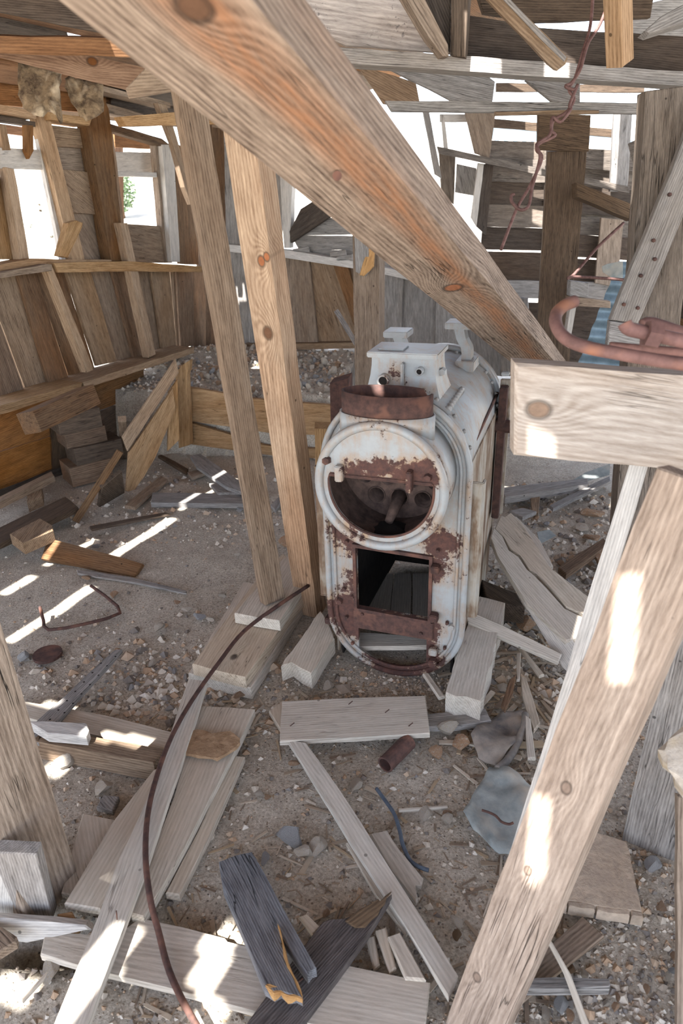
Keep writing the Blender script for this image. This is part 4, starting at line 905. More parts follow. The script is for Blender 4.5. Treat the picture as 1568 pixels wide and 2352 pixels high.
for k in range(46):
    x, y = ((sx.uniform(120, 620), sx.uniform(1500, 1640)), (sx.uniform(560, 1100), sx.uniform(1750, 2080)), (sx.uniform(1180, 1400), sx.uniform(1180, 1330)), (sx.uniform(200, 560), sx.uniform(1170, 1460)), (sx.uniform(1280, 1560), sx.uniform(2120, 2340)))[k % 5]
    stone(x, y, sx.uniform(14, 28), sx.uniform(12, 24), sx.choice(['rock_w', 'rock_w', 'rock_g', 'rock_o']), ('small loose stone among the gravel left of the doubled timbers', 'small loose stone on the dirt around the long batten', 'small loose stone in the rubble behind the cracked plank', 'small loose stone on the open dirt at back left', 'small loose stone in the gravel at the lower right')[k % 5], group=('gravel-side stones', 'batten-side stones', 'rubble-side stones', 'back-left stones', 'lower-right stones')[k % 5], name='loose_stone', seed=k)
T('flat_stone', 'rust-brown flat stone lying on the wide left plank', 'stone', [G(x, y, .075) for x, y in [(432, 1682), (452, 1673), (470, 1676), (486, 1686), (505, 1680), (528, 1677), (550, 1694), (551, 1706), (543, 1716), (520, 1730), (498, 1743), (470, 1737), (425, 1730), (428, 1700)]], .010, 'rock_r', jit=.004, step=.02)
sr = [D(x, y, 1.22) for x, y in [(1510, 1712), (1535, 1690), (1568, 1655), (1640, 1640), (1640, 1830), (1568, 1822), (1545, 1760)]]
T('ledge_stone', 'sunlit orange rock slab poking in at the right edge', 'stone', sr, .08, 'rock_w', n=Vector((-.35, -.5, .8)).normalized(), jit=.006, step=.02, bev=.012)
# rubble on the bank
rb = random.Random(11); nrub = 0
for k in range(900):
    if nrub >= 230: break
    x, y = rb.uniform(400, 880), rb.uniform(800, 935)
    p = G(x, y, .46); s = (p-A_).dot(bn); w_ = (p-WBp).dot(WBn)
    if s < .03 or w_ < .05 or (p-WLp).dot(WLn) < .2: continue
    o = bpy.data.objects.new('rubble_stone', ROCKS[k % 10]); COL.objects.link(o); o.material_slots[0].link = 'OBJECT'
    o.material_slots[0].material = M[rb.choice(['rock_w', 'rock_w', 'rock_w', 'rock_g', 'rock_o', 'rock_w'])]
    r = rb.uniform(.018, .042)*(1.35 if rb.random() < .15 else 1); o.scale = (r, r*rb.uniform(.7, 1), r*.8); o.rotation_euler = (rb.uniform(0, 6), rb.uniform(0, 6), rb.uniform(0, 6))
    o.location = (p.x, p.y, bank(p.x, p.y)+r*.3); nrub += 1
    tag(o, 'small broken stone among the rubble heaped behind the plank wall', 'stone', 'rubble stones on the bank')
# ================================================================== floor boards and scraps
ps = T('perforated_strip', 'narrow grey board with a row of nail holes pointing up left', 'board', Zs([(263, 1492), (280, 1490), (88, 1704), (40, 1690), (60, 1680)], .07), .018, 'grey')
for k in range(9):
    for e_ in (-1, 1):
        p = G(258-19.5*k+e_*7, 1505+21.5*k+e_*3, .0702); wire('nail_hole_dot', [p, p+Vector((0, 0, .0006))], .0035, 'soot_shade', ps, k=0)  # black dots stand in for the shade in uncut holes
T('floor_timber', 'pale timber lying crosswise behind the left foreground post', 'timber', Zs([(30, 1606), (250, 1645), (400, 1682), (392, 1726), (200, 1684), (40, 1642)], .05), .05, 'pale')
T('floor_timber', 'stained thick timber lying crosswise with one sunlit upper edge', 'timber', [G(70, 1700, .07), G(110, 1672, .07), G(380, 1722, .07), G(352, 1752, .07)], .075, 'tan2')
T('round_stub', 'short white rounded wood stub on the crosswise timbers', 'block', Zs([(60, 1655), (110, 1657), (198, 1660), (204, 1676), (198, 1692), (108, 1684)], .11), .035, 'white')
T('wood_block', 'small square grey block in the hollow at left', 'block', Zs([(238, 1825), (273, 1828), (258, 1862), (221, 1852)], .015), .02, 'grey')
T('loose_plank', 'wide pale plank underneath the split-ended plank at left', 'plank', Zs([(190, 1867), (275, 1884), (330, 1960), (260, 2080), (140, 2050)], .03), .02, 'pale')
T('loose_plank', 'pale cracked plank with a split end beside the foreground post', 'plank', Zs([(352, 1768), (385, 1750), (330, 1900), (250, 2060), (230, 2088), (147, 2074), (200, 1990), (258, 1890)], .055), .022, 'pale')
lp = T('loose_plank', 'long pale plank running from the doubled timbers to the bottom edge', 'plank', [G(434, 1562, .085), G(476, 1568, .085), G(432, 1700, .09), G(337, 1978, .09), G(200, 2362, .07), G(122, 2362, .07), G(226, 2093, .09), G(268, 1978, .09), G(337, 1833, .09), G(398, 1670, .085)], .022, 'pale')
p = G(269, 2112, .085); wire('nail', [p, p+Vector((.0, .006, .022))], .0016, 'rust', lp, k=0)
T('loose_plank', 'wide pale plank with a knotted cracked top end', 'plank', Zs([(462, 1621), (585, 1628), (520, 1760), (430, 1932), (330, 2106), (300, 2098), (340, 1990), (400, 1830)], .055), .03, 'pale')
T('loose_plank', 'narrow pale plank beside the wide cracked plank', 'plank', Zs([(532, 1735), (562, 1737), (478, 1925), (412, 2056), (380, 2050), (455, 1910)], .03), .022, 'pale')
T('loose_plank', 'long wide pale plank lying across the bottom of the view', 'plank', Zs([(104, 2137), (190, 2146), (262, 2158), (300, 2122), (322, 2107), (420, 2130), (516, 2153), (520, 2166), (600, 2182), (797, 2218), (900, 2237), (905, 2244), (988, 2255), (975, 2370), (760, 2362), (585, 2322), (394, 2270), (245, 2234), (180, 2216), (92, 2192)], .035), .022, 'pale')
T('white_board', 'white split board lying at the foot of the grey stub', 'board', [G(-40, 2112, .08), G(120, 2118, .07), G(198, 2122, .06), G(212, 2132, .05), (G(170, 2146, .05)), G(60, 2168, .02), G(-40, 2150, .03)], .02, 'white')
T('loose_plank', 'grey plank end poking in at the lower left edge', 'plank', Zs([(-40, 2115), (5, 2130), (38, 2150), (36, 2162), (-40, 2210)], .08), .025, 'tan2')
T('wood_block', 'little split block beside the left foreground post foot', 'block', Zs([(131, 2098), (165, 2092), (176, 2112), (150, 2122), (131, 2118)], .05), .05, 'tan')
T('lath_strip', 'thin splinter lying at the lower left', 'splinter', Zs([(128, 2206), (138, 2206), (52, 2300), (46, 2296)], .015), .008, 'pale')
bpk = T('split_plank', 'dark blue-grey plank with a raw forked broken end', 'plank', [G(502, 1978, .06), G(540, 1962, .06), G(578, 1953, .06), G(606, 2005, .065), G(637, 2065, .075), G(726, 2222, .10), G(716, 2226, .10), G(706, 2240, .10), G(676, 2196, .095), G(652, 2160, .09), G(636, 2118, .085), G(645, 2170, .095), G(668, 2235, .105), G(693, 2288, .11), G(680, 2280, .11), G(662, 2282, .11), G(645, 2268, .11), G(628, 2276, .11), G(606, 2260, .11), G(560, 2150, .09), G(512, 2040, .065)], .028, 'char')
for q in ([(606, 2258), (693, 2284), (694, 2294), (680, 2286), (660, 2290), (645, 2274), (628, 2284), (610, 2266)], [(637, 2120), (643, 2130), (662, 2210), (694, 2284), (690, 2288), (655, 2205)]):
    slab('raw_break', [G(x, y, .106) for x, y in q], .024, 'raw', bpk, jit=.002, step=.012)
bkp = T('broken_plank', 'blackened plank with a splintered brown upper end at the bottom', 'plank', [G(540, 2385, .05), G(640, 2250, .055), G(741, 2118, .06), G(760, 2112, .06), G(793, 2116, .06), G(830, 2090, .07), G(867, 2068, .07), G(873, 2074, .07), G(899, 2046, .08), G(870, 2100, .07), G(841, 2148, .065), G(770, 2250, .055), G(670, 2385, .05)], .026, 'black')
p = G(684, 2256, .054); wire('nail', [p, p+Vector((.012, -.004, .020))], .0022, 'rust', bkp, k=0)
T('split_tip', 'splintered brown tip of the blackened broken plank', 'splinter', [G(793, 2114, .075), G(830, 2086, .08), G(868, 2064, .085), G(872, 2072, .085), G(899, 2046, .09), G(868, 2100, .075), G(838, 2130, .07), G(815, 2130, .07)], .012, 'umber', jit=.004, step=.015)
T('batten', 'long narrow pale batten running down from under the short board', 'batten', Zs([(660, 1700), (702, 1704), (780, 1815), (901, 2004), (1052, 2240), (1030, 2292), (930, 2124), (802, 1930)], .05), .016, 'pale')
T('batten', 'thin lath alongside the long pale batten', 'lath', Zs([(794, 1934), (802, 1934), (870, 2040), (938, 2138), (932, 2146), (860, 2050)], .02), .012, 'pale')
T('loose_board', 'pale broken board piece right of the long batten', 'board', Zs([(849, 1914), (888, 1906), (915, 1950), (972, 2016), (966, 2034), (950, 2030), (960, 2062), (955, 2072), (900, 2000)], .02), .014, 'pale')
brd = T('loose_board', 'short clean pale board lying in front of the boiler', 'board', Zs([(648, 1610), (810, 1603), (977, 1597), (987, 1684), (820, 1693), (642, 1702)], .055), .018, 'pale')
for x, y in ((666, 1668), (884, 1637), (938, 1668), (800, 1618)): p = G(x, y, .055); wire('nail', [p, p+Vector((.014, .004, .010))], .0016, 'rust', brd, k=0)
T('loose_board', 'pale board corner under the short clean board', 'board', Zs([(617, 1632), (650, 1608), (700, 1640), (655, 1694)], .03), .016, 'pale')
T('loose_board', 'grey board end sticking out right of the short board', 'board', Zs([(960, 1640), (1050, 1634), (1114, 1626), (1128, 1654), (1050, 1668), (960, 1670)], .03), .02, 'grey')
for i, q in enumerate(([(840, 2152), (860, 2148), (872, 2214), (858, 2226)], [(862, 2136), (886, 2128), (910, 2222), (894, 2234)], [(890, 2150), (918, 2140), (978, 2250), (930, 2246)], [(686, 2104), (704, 2098), (735, 2128), (718, 2148)])):
    T('wood_scrap', ('leftmost of three splinters below the batten', 'middle of three splinters below the batten', 'rightmost large splinter below the batten', 'small square scrap beside the blue-grey plank')[i], 'splinter', Zs(q, .02+.012*i), .012, 'pale')
T('wood_scrap', 'thin white lath right of the blue cable', 'lath', Zs([(915, 1856), (1028, 1848), (1028, 1854), (916, 1862)], .012), .008, 'pale')
o = hollow_tube('pipe_piece', G(884, 1757, .026), G(938, 1703, .026), .0265, .021, 'rust', 18); tag(o, 'short piece of rusty iron pipe in front of the boiler', 'pipe')
tag(wire('cable', [G(x, y, .010) for x, y in [(864, 1811), (888, 1844), (906, 1872), (918, 1910), (924, 1938), (940, 1974), (960, 1990), (984, 1999)]], .0055, 'rubber'), 'blue-grey cable end curling on the floor', 'cable')
# doubled timbers by the posts
T('floor_timber', 'lower timber of the doubled pair under the slender post', 'timber', Zs([(432, 1546), (576, 1580), (708, 1368), (560, 1335)], .045), .05, 'pale')
T('floor_timber', 'upper thick timber with a knot under the slender post', 'timber', Zs([(441, 1525), (563, 1556), (708, 1352), (650, 1270), (590, 1330)], .095), .048, lambda kk: wood('knot_timber', lin(204, 190, 172), lin(158, 142, 124), None, 0, 40, .3, knots=kk, var=0, dust=.5), knotpix=((537, 1509, .012, lin(90, 80, 72)),))
T('floor_timber', 'short pale plank directly beneath the slender post foot', 'plank', Zs([(538, 1408), (642, 1426), (702, 1330), (682, 1258), (640, 1292)], .145), .045, 'pale')
T('floor_timber', 'rotten-ended timber stub left of the boiler foot', 'timber', [G(645, 1530, .09), G(670, 1520, .09), G(690, 1535, .09), G(714, 1546, .09), G(768, 1466, .10), G(736, 1402, .11)], .07, 'pale', jit=.004, step=.03)
rod = [(708, 1345, .17), (640, 1390, .16), (560, 1450, .13), (500, 1525, .12), (440, 1610, .105), (395, 1690, .105), (364, 1770, .105), (341, 1860, .105), (334, 1960, .105), (344, 2060, .09), (364, 2140, .06), (385, 2220, .05), (415, 2290, .045), (455, 2362, .04)]
tag(wire('iron_rod', [G(*q) for q in rod], .0075, 'rust', k=5, seg=8), 'long thin rusty rod curving over the boards to the bottom', 'rod')
tag(wire('bent_wire', [G(x, y, z) for x, y, z in [(92, 1394, .06), (100, 1425, .03), (112, 1447, .015), (200, 1432, .012), (276, 1408, .012), (252, 1378, .02), (232, 1362, .03), (208, 1345, .05)]], .007, 'rust', k=2), 'bent rusty wire loop on the left dirt floor', 'wire')
v, f = tube_geo([(0, 0, 0), (0, 0, .012)], .055, 24); o = link('metal_disc', me_from('metal_disc', v, f), 'rust', None, Matrix.Translation(G(110, 1506, .004))); tag(o, 'round rusty metal lid lying near the left edge', 'lid')
# inside the firebox and ash pit
for i, q in enumerate(([(858, 1316), (903, 1316), (892, 1425), (836, 1425)], [(906, 1316), (944, 1316), (944, 1425), (895, 1425)], [(947, 1316), (1000, 1316), (1004, 1425), (948, 1425)])):
    T('firebox_board', ('left of the three boards inside the fire door', 'middle of the three boards inside the fire door', 'right of the three boards inside the fire door')[i], 'board', Zs(q, .03+.004*i), .02, 'pale')
T('firebox_board', 'board end seen through the ash opening of the boiler', 'board', Zs([(800, 1452), (985, 1462), (985, 1482), (806, 1486)], .06), .02, 'pale')
# right of the boiler
T('floor_timber', 'thick rotten-ended timber right of the boiler foot', 'timber', [G(1023, 1590, .11), G(1045, 1600, .11), G(1070, 1598, .11), G(1104, 1612, .11), G(1160, 1384, .13), G(1095, 1368, .13)], .10, 'pale', jit=.005, step=.03)
ck = empty('cracked_plank', G(1260, 1340), 'wide pale plank with a long dark crack right of the boiler', 'plank')
for q in ([(1136, 1214, .25), (1150, 1190, .255), (1160, 1194, .256), (1172, 1184, .26), (1196, 1200, .26), (1262, 1290, .24), (1400, 1420, .14), (1385, 1450, .125), (1336, 1410, .155), (1300, 1390, .17), (1262, 1342, .195), (1234, 1312, .21), (1216, 1302, .215), (1196, 1270, .23), (1172, 1256, .235), (1158, 1230, .245)],
          [(1126, 1238, .24), (1132, 1218, .245), (1152, 1234, .24), (1166, 1262, .235), (1190, 1276, .225), (1208, 1306, .21), (1228, 1318, .205), (1256, 1348, .19), (1296, 1396, .165), (1334, 1414, .152), (1382, 1456, .122), (1300, 1470, .13), (1212, 1382, .18), (1142, 1278, .22)]):
    slab('plank_half', [G(*p_) for p_ in q], .025, 'pale', ck)
T('loose_board', 'pale plank corner behind the wide cracked plank', 'plank', [G(1168, 1188, .22), G(1186, 1186, .22), G(1240, 1240, .21), G(1270, 1300, .2), G(1250, 1300, .2)], .02, 'pale')
T('loose_board', 'edge-standing pale strip right of the boiler', 'strip', [G(1202, 1384, .16), G(1214, 1378, .17), G(1345, 1500, .11), G(1328, 1566, .04), G(1290, 1530, .06)], .02, 'white')
T('loose_board', 'pale strip running right from the foot of the boiler', 'strip', [G(1068, 1410, .15), G(1088, 1408, .15), G(1290, 1502, .10), G(1282, 1520, .09), G(1075, 1432, .13)], .02, 'pale')
T('loose_board', 'dark block hidden behind the boiler foot timber', 'block', Zs([(1105, 1330), (1185, 1362), (1205, 1395), (1120, 1380)], .10), .08, 'umber')
for i, q in enumerate(([(1190, 1484), (1200, 1486), (1250, 1548), (1238, 1552)], [(1195, 1552), (1208, 1556), (1240, 1660), (1225, 1680), (1200, 1600)], [(1186, 1500), (1196, 1498), (1194, 1560), (1186, 1560)], [(1150, 1620), (1170, 1560), (1185, 1548), (1178, 1590), (1160, 1632)],
                       [(1205, 1640), (1218, 1650), (1230, 1740), (1212, 1740)], [(970, 1546), (984, 1545), (1022, 1598), (1008, 1602)])):
    T('wood_scrap', ('small diagonal stick among the scraps right of the boiler', 'curled pale bark strip right of the boiler', 'short upright sliver right of the boiler', 'brown splintered wedge beside the rotten timber', 'pale strip beside the dusty felt', 'little stick below the boiler front')[i], 'scrap', Zs(q, .02+.008*i), .012, 'pale' if i != 3 else 'brown')
# back right floor
T('debris_board', 'grey plank lying behind the boiler on the right', 'plank', Zs([(1150, 1120), (1350, 1098), (1350, 1112), (1160, 1142)], .07), .04, 'grey')
T('debris_board', 'brown wide board on edge along the back right', 'board', [YP(x, y, 4.25) for x, y in [(1160, 1048), (1360, 1050), (1360, 1085), (1160, 1095)]], .03, 'tan2')
T('debris_board', 'grey split strip pointing to the corner post', 'strip', Zs([(1262, 1160), (1400, 1092), (1402, 1104), (1270, 1168)], .05), .02, 'grey')
T('debris_board', 'small grey board behind the cracked plank', 'board', Zs([(1170, 1172), (1200, 1166), (1232, 1174), (1200, 1188)], .06), .02, 'grey')
T('debris_board', 'tan upright scrap among the back right boards', 'scrap', Zs([(1218, 1140), (1240, 1140), (1236, 1178), (1222, 1176)], .04), .02, 'tan2')
T('debris_board', 'brown stick lying below the stones by the corner post', 'stick', Zs([(1282, 1302), (1385, 1235), (1398, 1248), (1300, 1318)], .06), .03, 'brown')
T('metal_scrap', 'pale blue metal scrap behind the grey split strip', 'sheet', [G(1310, 1106, .06), G(1345, 1084, .10), G(1400, 1066, .12), G(1400, 1090, .08), G(1350, 1104, .06)], .003, 'galv', bev=0)
T('metal_scrap', 'small pale metal scrap behind the cracked plank', 'sheet', [G(1232, 1224, .05), G(1262, 1214, .06), G(1276, 1232, .04), G(1240, 1246, .05)], .003, 'galv', bev=0)
# crumpled metal sheet and felt, front right
def crumple(name, label, cat, pix, z, amp, mat, seed, nsub=5, thick=.003, curl=None):
    pts = [G(x, y, z) for x, y in pix]; bm = bmesh.new(); vs2 = [bm.verts.new(p) for p in pts]; bm.faces.new(vs2)
    bmesh.ops.triangulate(bm, faces=bm.faces)
    bmesh.ops.subdivide_edges(bm, edges=bm.edges, cuts=nsub, use_grid_fill=True)
    c = sum(pts, Vector())/len(pts)
    for vv in bm.verts:
        q = vv.co; q.z += amp*(.5+noise.noise(q*9+Vector((seed, 0, 0)))+.4*noise.noise(q*25+Vector((seed, 5, 0))))
        if curl:
            for cx, cy, r, h in curl:
                d = (q-G(cx, cy, z)).length
                if d < r: q.z += h*(1-d/r)**1.3
        q.z = max(q.z, .004)
    r = bmesh.ops.solidify(bm, geom=list(bm.faces), thickness=thick)
    bmesh.ops.translate(bm, verts=bm.verts, vec=-c); bmesh.ops.recalc_face_normals(bm, faces=bm.faces)
    me = bpy.data.meshes.new(name); bm.to_mesh(me); bm.free()
    for f in me.polygons: f.use_smooth = True
    return tag(link(name, me, mat, None, Matrix.Translation(c)), label, cat)
crumple('metal_sheet', 'crumpled blue-grey metal sheet beside the leaning plank', 'sheet', [(1122, 1771), (1166, 1782), (1208, 1808), (1260, 1840), (1200, 1985), (1146, 1968), (1086, 1921), (1062, 1884), (1083, 1841)], .02, .03, 'galv', 2, curl=((1064, 1890, .05, .03), (1165, 1785, .05, .03)))
tag(wire('rusty_wire', [G(x, y, .075) for x, y in [(1106, 1861), (1122, 1866), (1138, 1874), (1152, 1888), (1168, 1893), (1178, 1890)]], .0035, 'rust'), 'short rusty wire hook lying on the crumpled metal sheet', 'wire')
crumple('felt_scrap', 'dusty dark felt scrap heaped above the metal sheet', 'felt', [(1080, 1700), (1118, 1660), (1150, 1640), (1206, 1636), (1208, 1665), (1185, 1720), (1140, 1766), (1098, 1748)], .015, .035, 'tarp', 6, thick=.006)
tag(wire('felt_roll', [G(x, y, .04) for x, y in [(1206, 1640), (1204, 1665), (1190, 1702), (1168, 1742), (1142, 1766)]], .012, 'tarp'), 'dark rolled edge of felt above the metal sheet', 'felt')
# lower right
cs = empty('clay_slab', G(1370, 2000), 'dusty cracked clay slab at the foot of the upright board', 'slab')
slab('slab_body', [G(x, y, .034) for x, y in [(1290, 1890), (1438, 1932), (1456, 2010), (1474, 2094), (1420, 2086), (1340, 2072), (1262, 2062), (1272, 1980)]], .03, 'clay', cs, jit=.003, step=.03, along=Vector((1, 0, 0)))
for q in ([(1262, 2063), (1300, 2068), (1302, 2080), (1262, 2074)], [(1304, 2068), (1364, 2076), (1366, 2090), (1306, 2081)], [(1369, 2077), (1444, 2089), (1446, 2103), (1371, 2091)], [(1448, 2089), (1474, 2095), (1478, 2108), (1450, 2104)]):
    slab('edge_piece', [G(x, y, .033) for x, y in q], .03, 'clay', cs, jit=.002, step=.02, along=Vector((1, 0, 0)))
T('loose_board', 'tan board scrap lying crosswise below the clay slab', 'board', Zs([(1338, 2103), (1388, 2149), (1265, 2246), (1150, 2340), (1105, 2318), (1230, 2200)], .02), .012, 'tan2')
T('batten', 'grey square stick lying at the foot of the leaning plank', 'stick', Zs([(1160, 2247), (1398, 2246), (1402, 2260), (1400, 2268), (1160, 2270)], .05), .025, 'grey')
T('batten', 'thin pale stick crossing the grey square stick lower right', 'stick', [G(1244, 2140, .11), G(1256, 2142, .11), G(1310, 2238, .07), G(1360, 2370, .03), G(1344, 2370, .03), G(1296, 2236, .07)], .012, 'pale')
T('loose_board', 'short grey plank end tucked behind the leaning plank foot', 'plank', [G(1195, 2224, .02), G(1230, 2244, .02), G(1262, 2165, .08), G(1274, 2080, .13), G(1240, 2070, .13)], .022, 'tan2')
# wires, pipes at the right
P0 = [D(x, y, 1.9) for x, y in [(1362, -20), (1355, 60), (1338, 120), (1320, 180), (1306, 205), (1318, 228), (1300, 258), (1272, 275), (1266, 300), (1274, 312), (1238, 330), (1232, 345), (1244, 365), (1215, 430), (1186, 480), (1150, 574)]]
tag(wire('twisted_wire', P0, .0045, 'wire', k=5), 'rusty twisted wire hanging from the roof, strand ending straight', 'wire')
P1 = [D(x, y, 1.89) for x, y in [(1402, -10), (1378, 55), (1350, 100), (1332, 160), (1312, 190), (1298, 198), (1318, 206), (1326, 196), (1308, 240), (1310, 252), (1286, 280), (1268, 270), (1262, 310), (1232, 332), (1240, 362), (1222, 430), (1214, 472), (1195, 482), (1176, 465), (1174, 450), (1181, 446)]]
tag(wire('twisted_wire', P1, .0045, 'wire', k=5), 'rusty twisted wire hanging from the roof, strand ending in a hook', 'wire')
tag(wire('iron_rod', [D(x, y, 2.7) for x, y in [(1432, 512), (1370, 570), (1318, 630), (1302, 640), (1318, 636), (1400, 640), (1452, 645)]], .006, 'wire', k=4), 'thin bent rod hooked beside the corner post', 'rod')
tag(wire('iron_rod', [YP(x, y, 2.6) for x, y in [(1460, 649), (1510, 650), (1640, 652)]], .007, 'wire', k=2), 'thin rod passing behind the corner post', 'rod')
tag(wire('curved_pipe', [D(x, y, d) for x, y, d in [(1320, 692, 1.18), (1296, 702, 1.17), (1277, 722, 1.16), (1278, 750, 1.14), (1300, 778, 1.12), (1345, 797, 1.10), (1420, 812, 1.08), (1500, 826, 1.06), (1640, 846, 1.03)]], .0105, 'rusty_pipe', seg=12, k=6), 'curved red rusty pipe resting on the wide grey rail board', 'pipe')
pu = empty('union_pipe', D(1520, 790, 1.15), 'rusty pipe with a hexagonal union fitting at the right edge', 'pipe')
PW[pu.name] = pu.matrix_world.copy()
wire('pipe', [D(x, y, 1.12) for x, y in [(1434, 742), (1446, 756), (1500, 768), (1640, 800)]], .0115, 'rusty_pipe', pu, seg=12, k=4)
a1 = D(1482, 765, 1.12); dd = (D(1560, 782, 1.12)-a1).normalized()
v, f = tube_geo([Vector((0, 0, 0)), dd*.022], .023, 6); link('hex_union', me_from('hex_union', v, f), 'rusty_pipe', pu, Matrix.Translation(a1))
wire('side_pipe', [D(x, y, 1.2) for x, y in [(1476, 748), (1490, 743), (1520, 750), (1640, 790)]], .0115, 'rusty_pipe', pu, seg=12, k=3)
tag(wire('iron_rod', [D(x, y, 1.22) for x, y in [(1400, 795), (1480, 802), (1640, 815)]], .008, 'rusty_pipe', seg=8, k=2), 'orange rusty rod lying behind the curved pipe', 'rod')
# nails in the big beam and its ring bolt
tag(wire('spike', [D(789, 362, 1.15), D(780, 385, 1.12), D(775, 396, 1.10)], .004, 'rust', k=2), 'rusty spike with a round head in the slanting beam', 'nail')
v, f = tube_geo([Vector((0, 0, 0)), (CAM-D(774, 403, 1.1)).normalized()*.004], .0075, 14); tag(link('washer', me_from('washer', v, f), 'rust', None, Matrix.Translation(D(774, 404, 1.095))), 'round rusty washer on the spike under the beam', 'washer')
tag(wire('spike', [D(1112, 700, 2.55), D(1150, 720, 2.45), D(1176, 738, 2.40)], .005, 'rust', k=2), 'thin rusty spike low on the slanting beam', 'nail')
# ================================================================== gravel and chips
GRAV = ([], []); CHIPS = ([], [])
def scatter(name, n, region, rmin, rmax, mat, label, seed, flat=.7, chips=False):
    rn = random.Random(seed); V = []; Fc = []
    base = ROCKS[seed % 10]; ico = [(0, 0, 1), (.9, 0, .1), (-.3, .85, 0), (-.4, -.8, .1), (.2, .3, -.9), (.5, -.6, -.4), (-.8, .1, -.3)]
    tris = [(0, 1, 2), (0, 2, 6), (0, 6, 3), (0, 3, 1), (1, 5, 4), (1, 4, 2), (2, 4, 6), (6, 4, 3), (3, 4, 5), (3, 5, 1)]
    cnt = 0
    while cnt < n:
        x, y = region(rn); p = G(x, y, 0)
        if not (-2.6 < p.x < 1.7 and .6 < p.y < 5.0) or (p-WLp).dot(WLn) < .12: continue
        r = rn.uniform(rmin, rmax)*(rn.random()**2*1.6+.6); z = hgt(p.x, p.y); a0 = rn.uniform(0, 6.28); c, s = math.cos(a0), math.sin(a0); k0 = len(V)
        if chips:
            L, W = r*rn.uniform(3, 9), r*rn.uniform(.5, 1.2); hh = r*.35; tz = rn.uniform(-.15, .15)
            for (ax, ay, az) in ((-1, -1, 0), (1, -.6, 0), (1, .7, 0), (-1, 1, 0), (-1, -1, 1), (1, -.6, 1), (1, .7, 1), (-1, 1, 1)):
                V.append((p.x+ax*L*c/2-ay*W*s/2, p.y+ax*L*s/2+ay*W*c/2, z+az*hh+abs(tz)*L*.5+ax*tz*L*.5))
            for q in ((3, 2, 1, 0), (4, 5, 6, 7), (0, 1, 5, 4), (1, 2, 6, 5), (2, 3, 7, 6), (3, 0, 4, 7)): Fc.append(tuple(k0+i for i in q))
        else:
            sx, sy, sz = r*rn.uniform(.7, 1.2), r*rn.uniform(.6, 1.1), r*flat*rn.uniform(.6, 1.1)
            for (ax, ay, az) in ico: V.append((p.x+(ax*sx*c-ay*sy*s), p.y+(ax*sx*s+ay*sy*c), z+az*sz+sz*.3))
            for q in tris: Fc.append(tuple(k0+i for i in q))
        cnt += 1
    A3 = CHIPS if chips else GRAV; k = len(A3[0]); A3[0].extend(V); A3[1].extend(tuple(i+k for i in q) for q in Fc)
def pebble_mat(name, cols):
    b = NB(name); o = b.obj(); r = b.t.nodes.new('ShaderNodeNewGeometry').outputs['Random Per Island']
    st = [(i/len(cols), c) for i, c in enumerate(cols)]; n = b.t.nodes.new('ShaderNodeValToRGB'); n.color_ramp.interpolation = 'CONSTANT'; b.put(n.inputs[0], r); e = n.color_ramp.elements
    while len(e) < len(st): e.new(.5)
    for k, (p, c) in zip(e, st): k.position = p; k.color = (*c, 1)
    nz = b.noise(o, 90, 3); return b.done(b.mix(b.mr(nz, .3, .7, 0, .4), n.outputs[0], lin(150, 136, 120)), .95, 0, .1)
M['peb'] = pebble_mat('mixed_pebbles', [lin(206, 196, 182), lin(166, 154, 142), lin(124, 120, 118), lin(186, 164, 142), lin(216, 209, 198), lin(178, 150, 124), lin(110, 105, 102), lin(194, 184, 170)])
M['chip'] = pebble_mat('grey_chips', [lin(176, 162, 144), lin(150, 134, 116), lin(196, 184, 168), lin(120, 104, 90), lin(166, 146, 120)])
scatter('gravel', 4200, lambda r: (r.uniform(0, 1568), r.uniform(1130, 2380)), .003, .008, 'peb', 'fine gravel strewn over the dirt floor', 1)
scatter('gravel', 1800, lambda r: (r.uniform(1180, 1568), r.uniform(1650, 2380)), .003, .008, 'peb', 'coarser gravel strewn at the lower right', 2)
scatter('gravel', 800, lambda r: (min(1568, max(0, r.gauss(380, 170))), r.gauss(1570, 60)), .006, .017, 'peb', 'stone bits strewn left of the doubled timbers', 3)
scatter('gravel', 1500, lambda r: (r.uniform(1120, 1420), r.uniform(1100, 1600)), .006, .016, 'peb', 'rubble bits strewn right of the boiler', 4)
scatter('gravel', 700, lambda r: (r.uniform(150, 700), r.uniform(1060, 1250)), .005, .013, 'peb', 'stone bits strewn at the back left', 5)
scatter('gravel', 900, lambda r: (r.gauss(900, 130), r.gauss(1580, 40)), .003, .007, 'peb', 'cinder bits strewn before the boiler', 7)
scatter('wood_chips', 900, lambda r: (r.uniform(300, 1300), r.uniform(1560, 2350)), .003, .007, 'chip', 'small wood chips strewn over the floor', 8, chips=True)
scatter('wood_chips', 260, lambda r: (r.uniform(1050, 1330), r.uniform(1440, 1800)), .005, .013, 'chip', 'larger wood chips strewn right of the boiler', 9, chips=True)
tag(link('gravel', me_from('gravel', *GRAV), 'peb'), 'loose gravel strewn over the whole dirt floor', 'gravel', kind='stuff')
tag(link('wood_chips', me_from('wood_chips', *CHIPS), 'chip'), 'small wood chips strewn over the dirt floor', 'wood chips', kind='stuff')
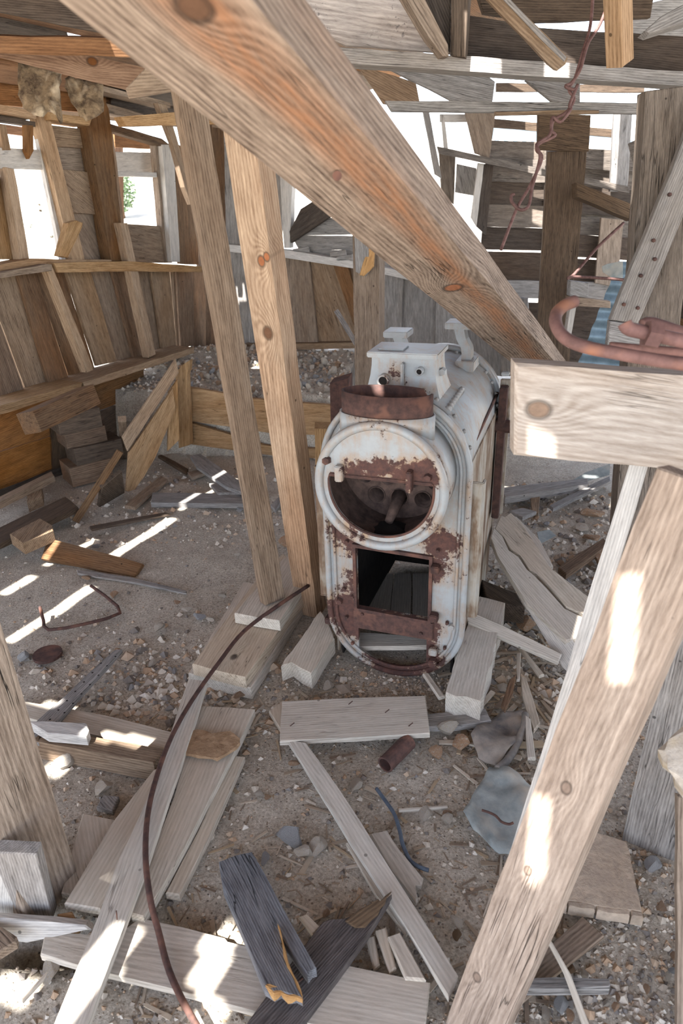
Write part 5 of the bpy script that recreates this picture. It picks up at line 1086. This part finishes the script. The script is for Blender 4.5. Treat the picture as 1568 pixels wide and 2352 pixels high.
# gravel on the bank, right behind the boiler
rn = random.Random(21); V = []; Fc = []
for _ in range(2600):
    x, y = rn.uniform(-1.5, 1.6), rn.uniform(4.2, 5.7); p = Vector((x, y, 0))
    if (p-A_).dot(bn) < .05 or (p-WBp).dot(WBn) < .03: continue
    r = rn.uniform(.008, .022); z = bank(x, y); k0 = len(V)
    for (ax, ay, az) in [(0, 0, 1), (.9, 0, .1), (-.3, .85, 0), (-.4, -.8, .1), (.2, .3, -.9)]: V.append((x+ax*r, y+ay*r, z+az*r*.8+r*.2))
    for q in ((0, 1, 2), (0, 2, 3), (0, 3, 1), (1, 4, 2), (2, 4, 3), (3, 4, 1)): Fc.append(tuple(k0+i for i in q))
tag(link('gravel', me_from('gravel', V, Fc), 'peb'), 'gravel covering the earth bank behind the boiler', 'gravel', kind='stuff')
# ================================================================== outside
def bush(label, p, r, h, mat, n, seed, name='bush'):
    rn = random.Random(seed); root = empty(name, p, label, 'shrub'); V = []; Fc = []
    for _ in range(n):
        d = Vector((rn.gauss(0, 1), rn.gauss(0, 1), rn.gauss(0, 1))).normalized()*rn.random()**.4; c = Vector((d.x*r, d.y*r, h*.55+d.z*h*.45)); s = r*.14*rn.uniform(.5, 1.3)
        a2, b3 = Vector((rn.gauss(0, 1), rn.gauss(0, 1), rn.gauss(0, 1))).normalized(), Vector((rn.gauss(0, 1), rn.gauss(0, 1), rn.gauss(0, 1))).normalized(); k0 = len(V)
        V += [c-a2*s, c+b3*s*.6, c+a2*s, c-b3*s*.6]; Fc.append((k0, k0+1, k0+2, k0+3))
    fo = link('foliage', me_from('foliage', V, Fc), mat, root, Matrix.Translation(p)); fo['kind'] = 'stuff'
    st = wire('stem', [Vector(p)-Vector((0, 0, .1)), Vector(p)+Vector((.02, 0, h*.5))], r*.07, 'umber', root, k=0); return root
def on_terr(x, y, d): p = D(x, y, d); return Vector((p.x, p.y, terr(p.x, p.y)))
bush('green juniper tree outside the right-hand left-wall window', on_terr(278, 450, 18.0), .40, 1.3, 'leaf', 1400, 1, 'juniper_tree')
bush('grey sage bush outside the left-hand window, nearer', on_terr(100, 450, 15.2), .4, .35, 'sage', 260, 2, 'sagebrush')
bush('grey sage bush outside the left-hand window, farther', on_terr(85, 450, 19.5), .5, .4, 'sage', 260, 3, 'sagebrush')
bush('grey sage bush outside the left-hand window by its edge', on_terr(60, 450, 16.5), .4, .35, 'sage', 260, 4, 'sagebrush')
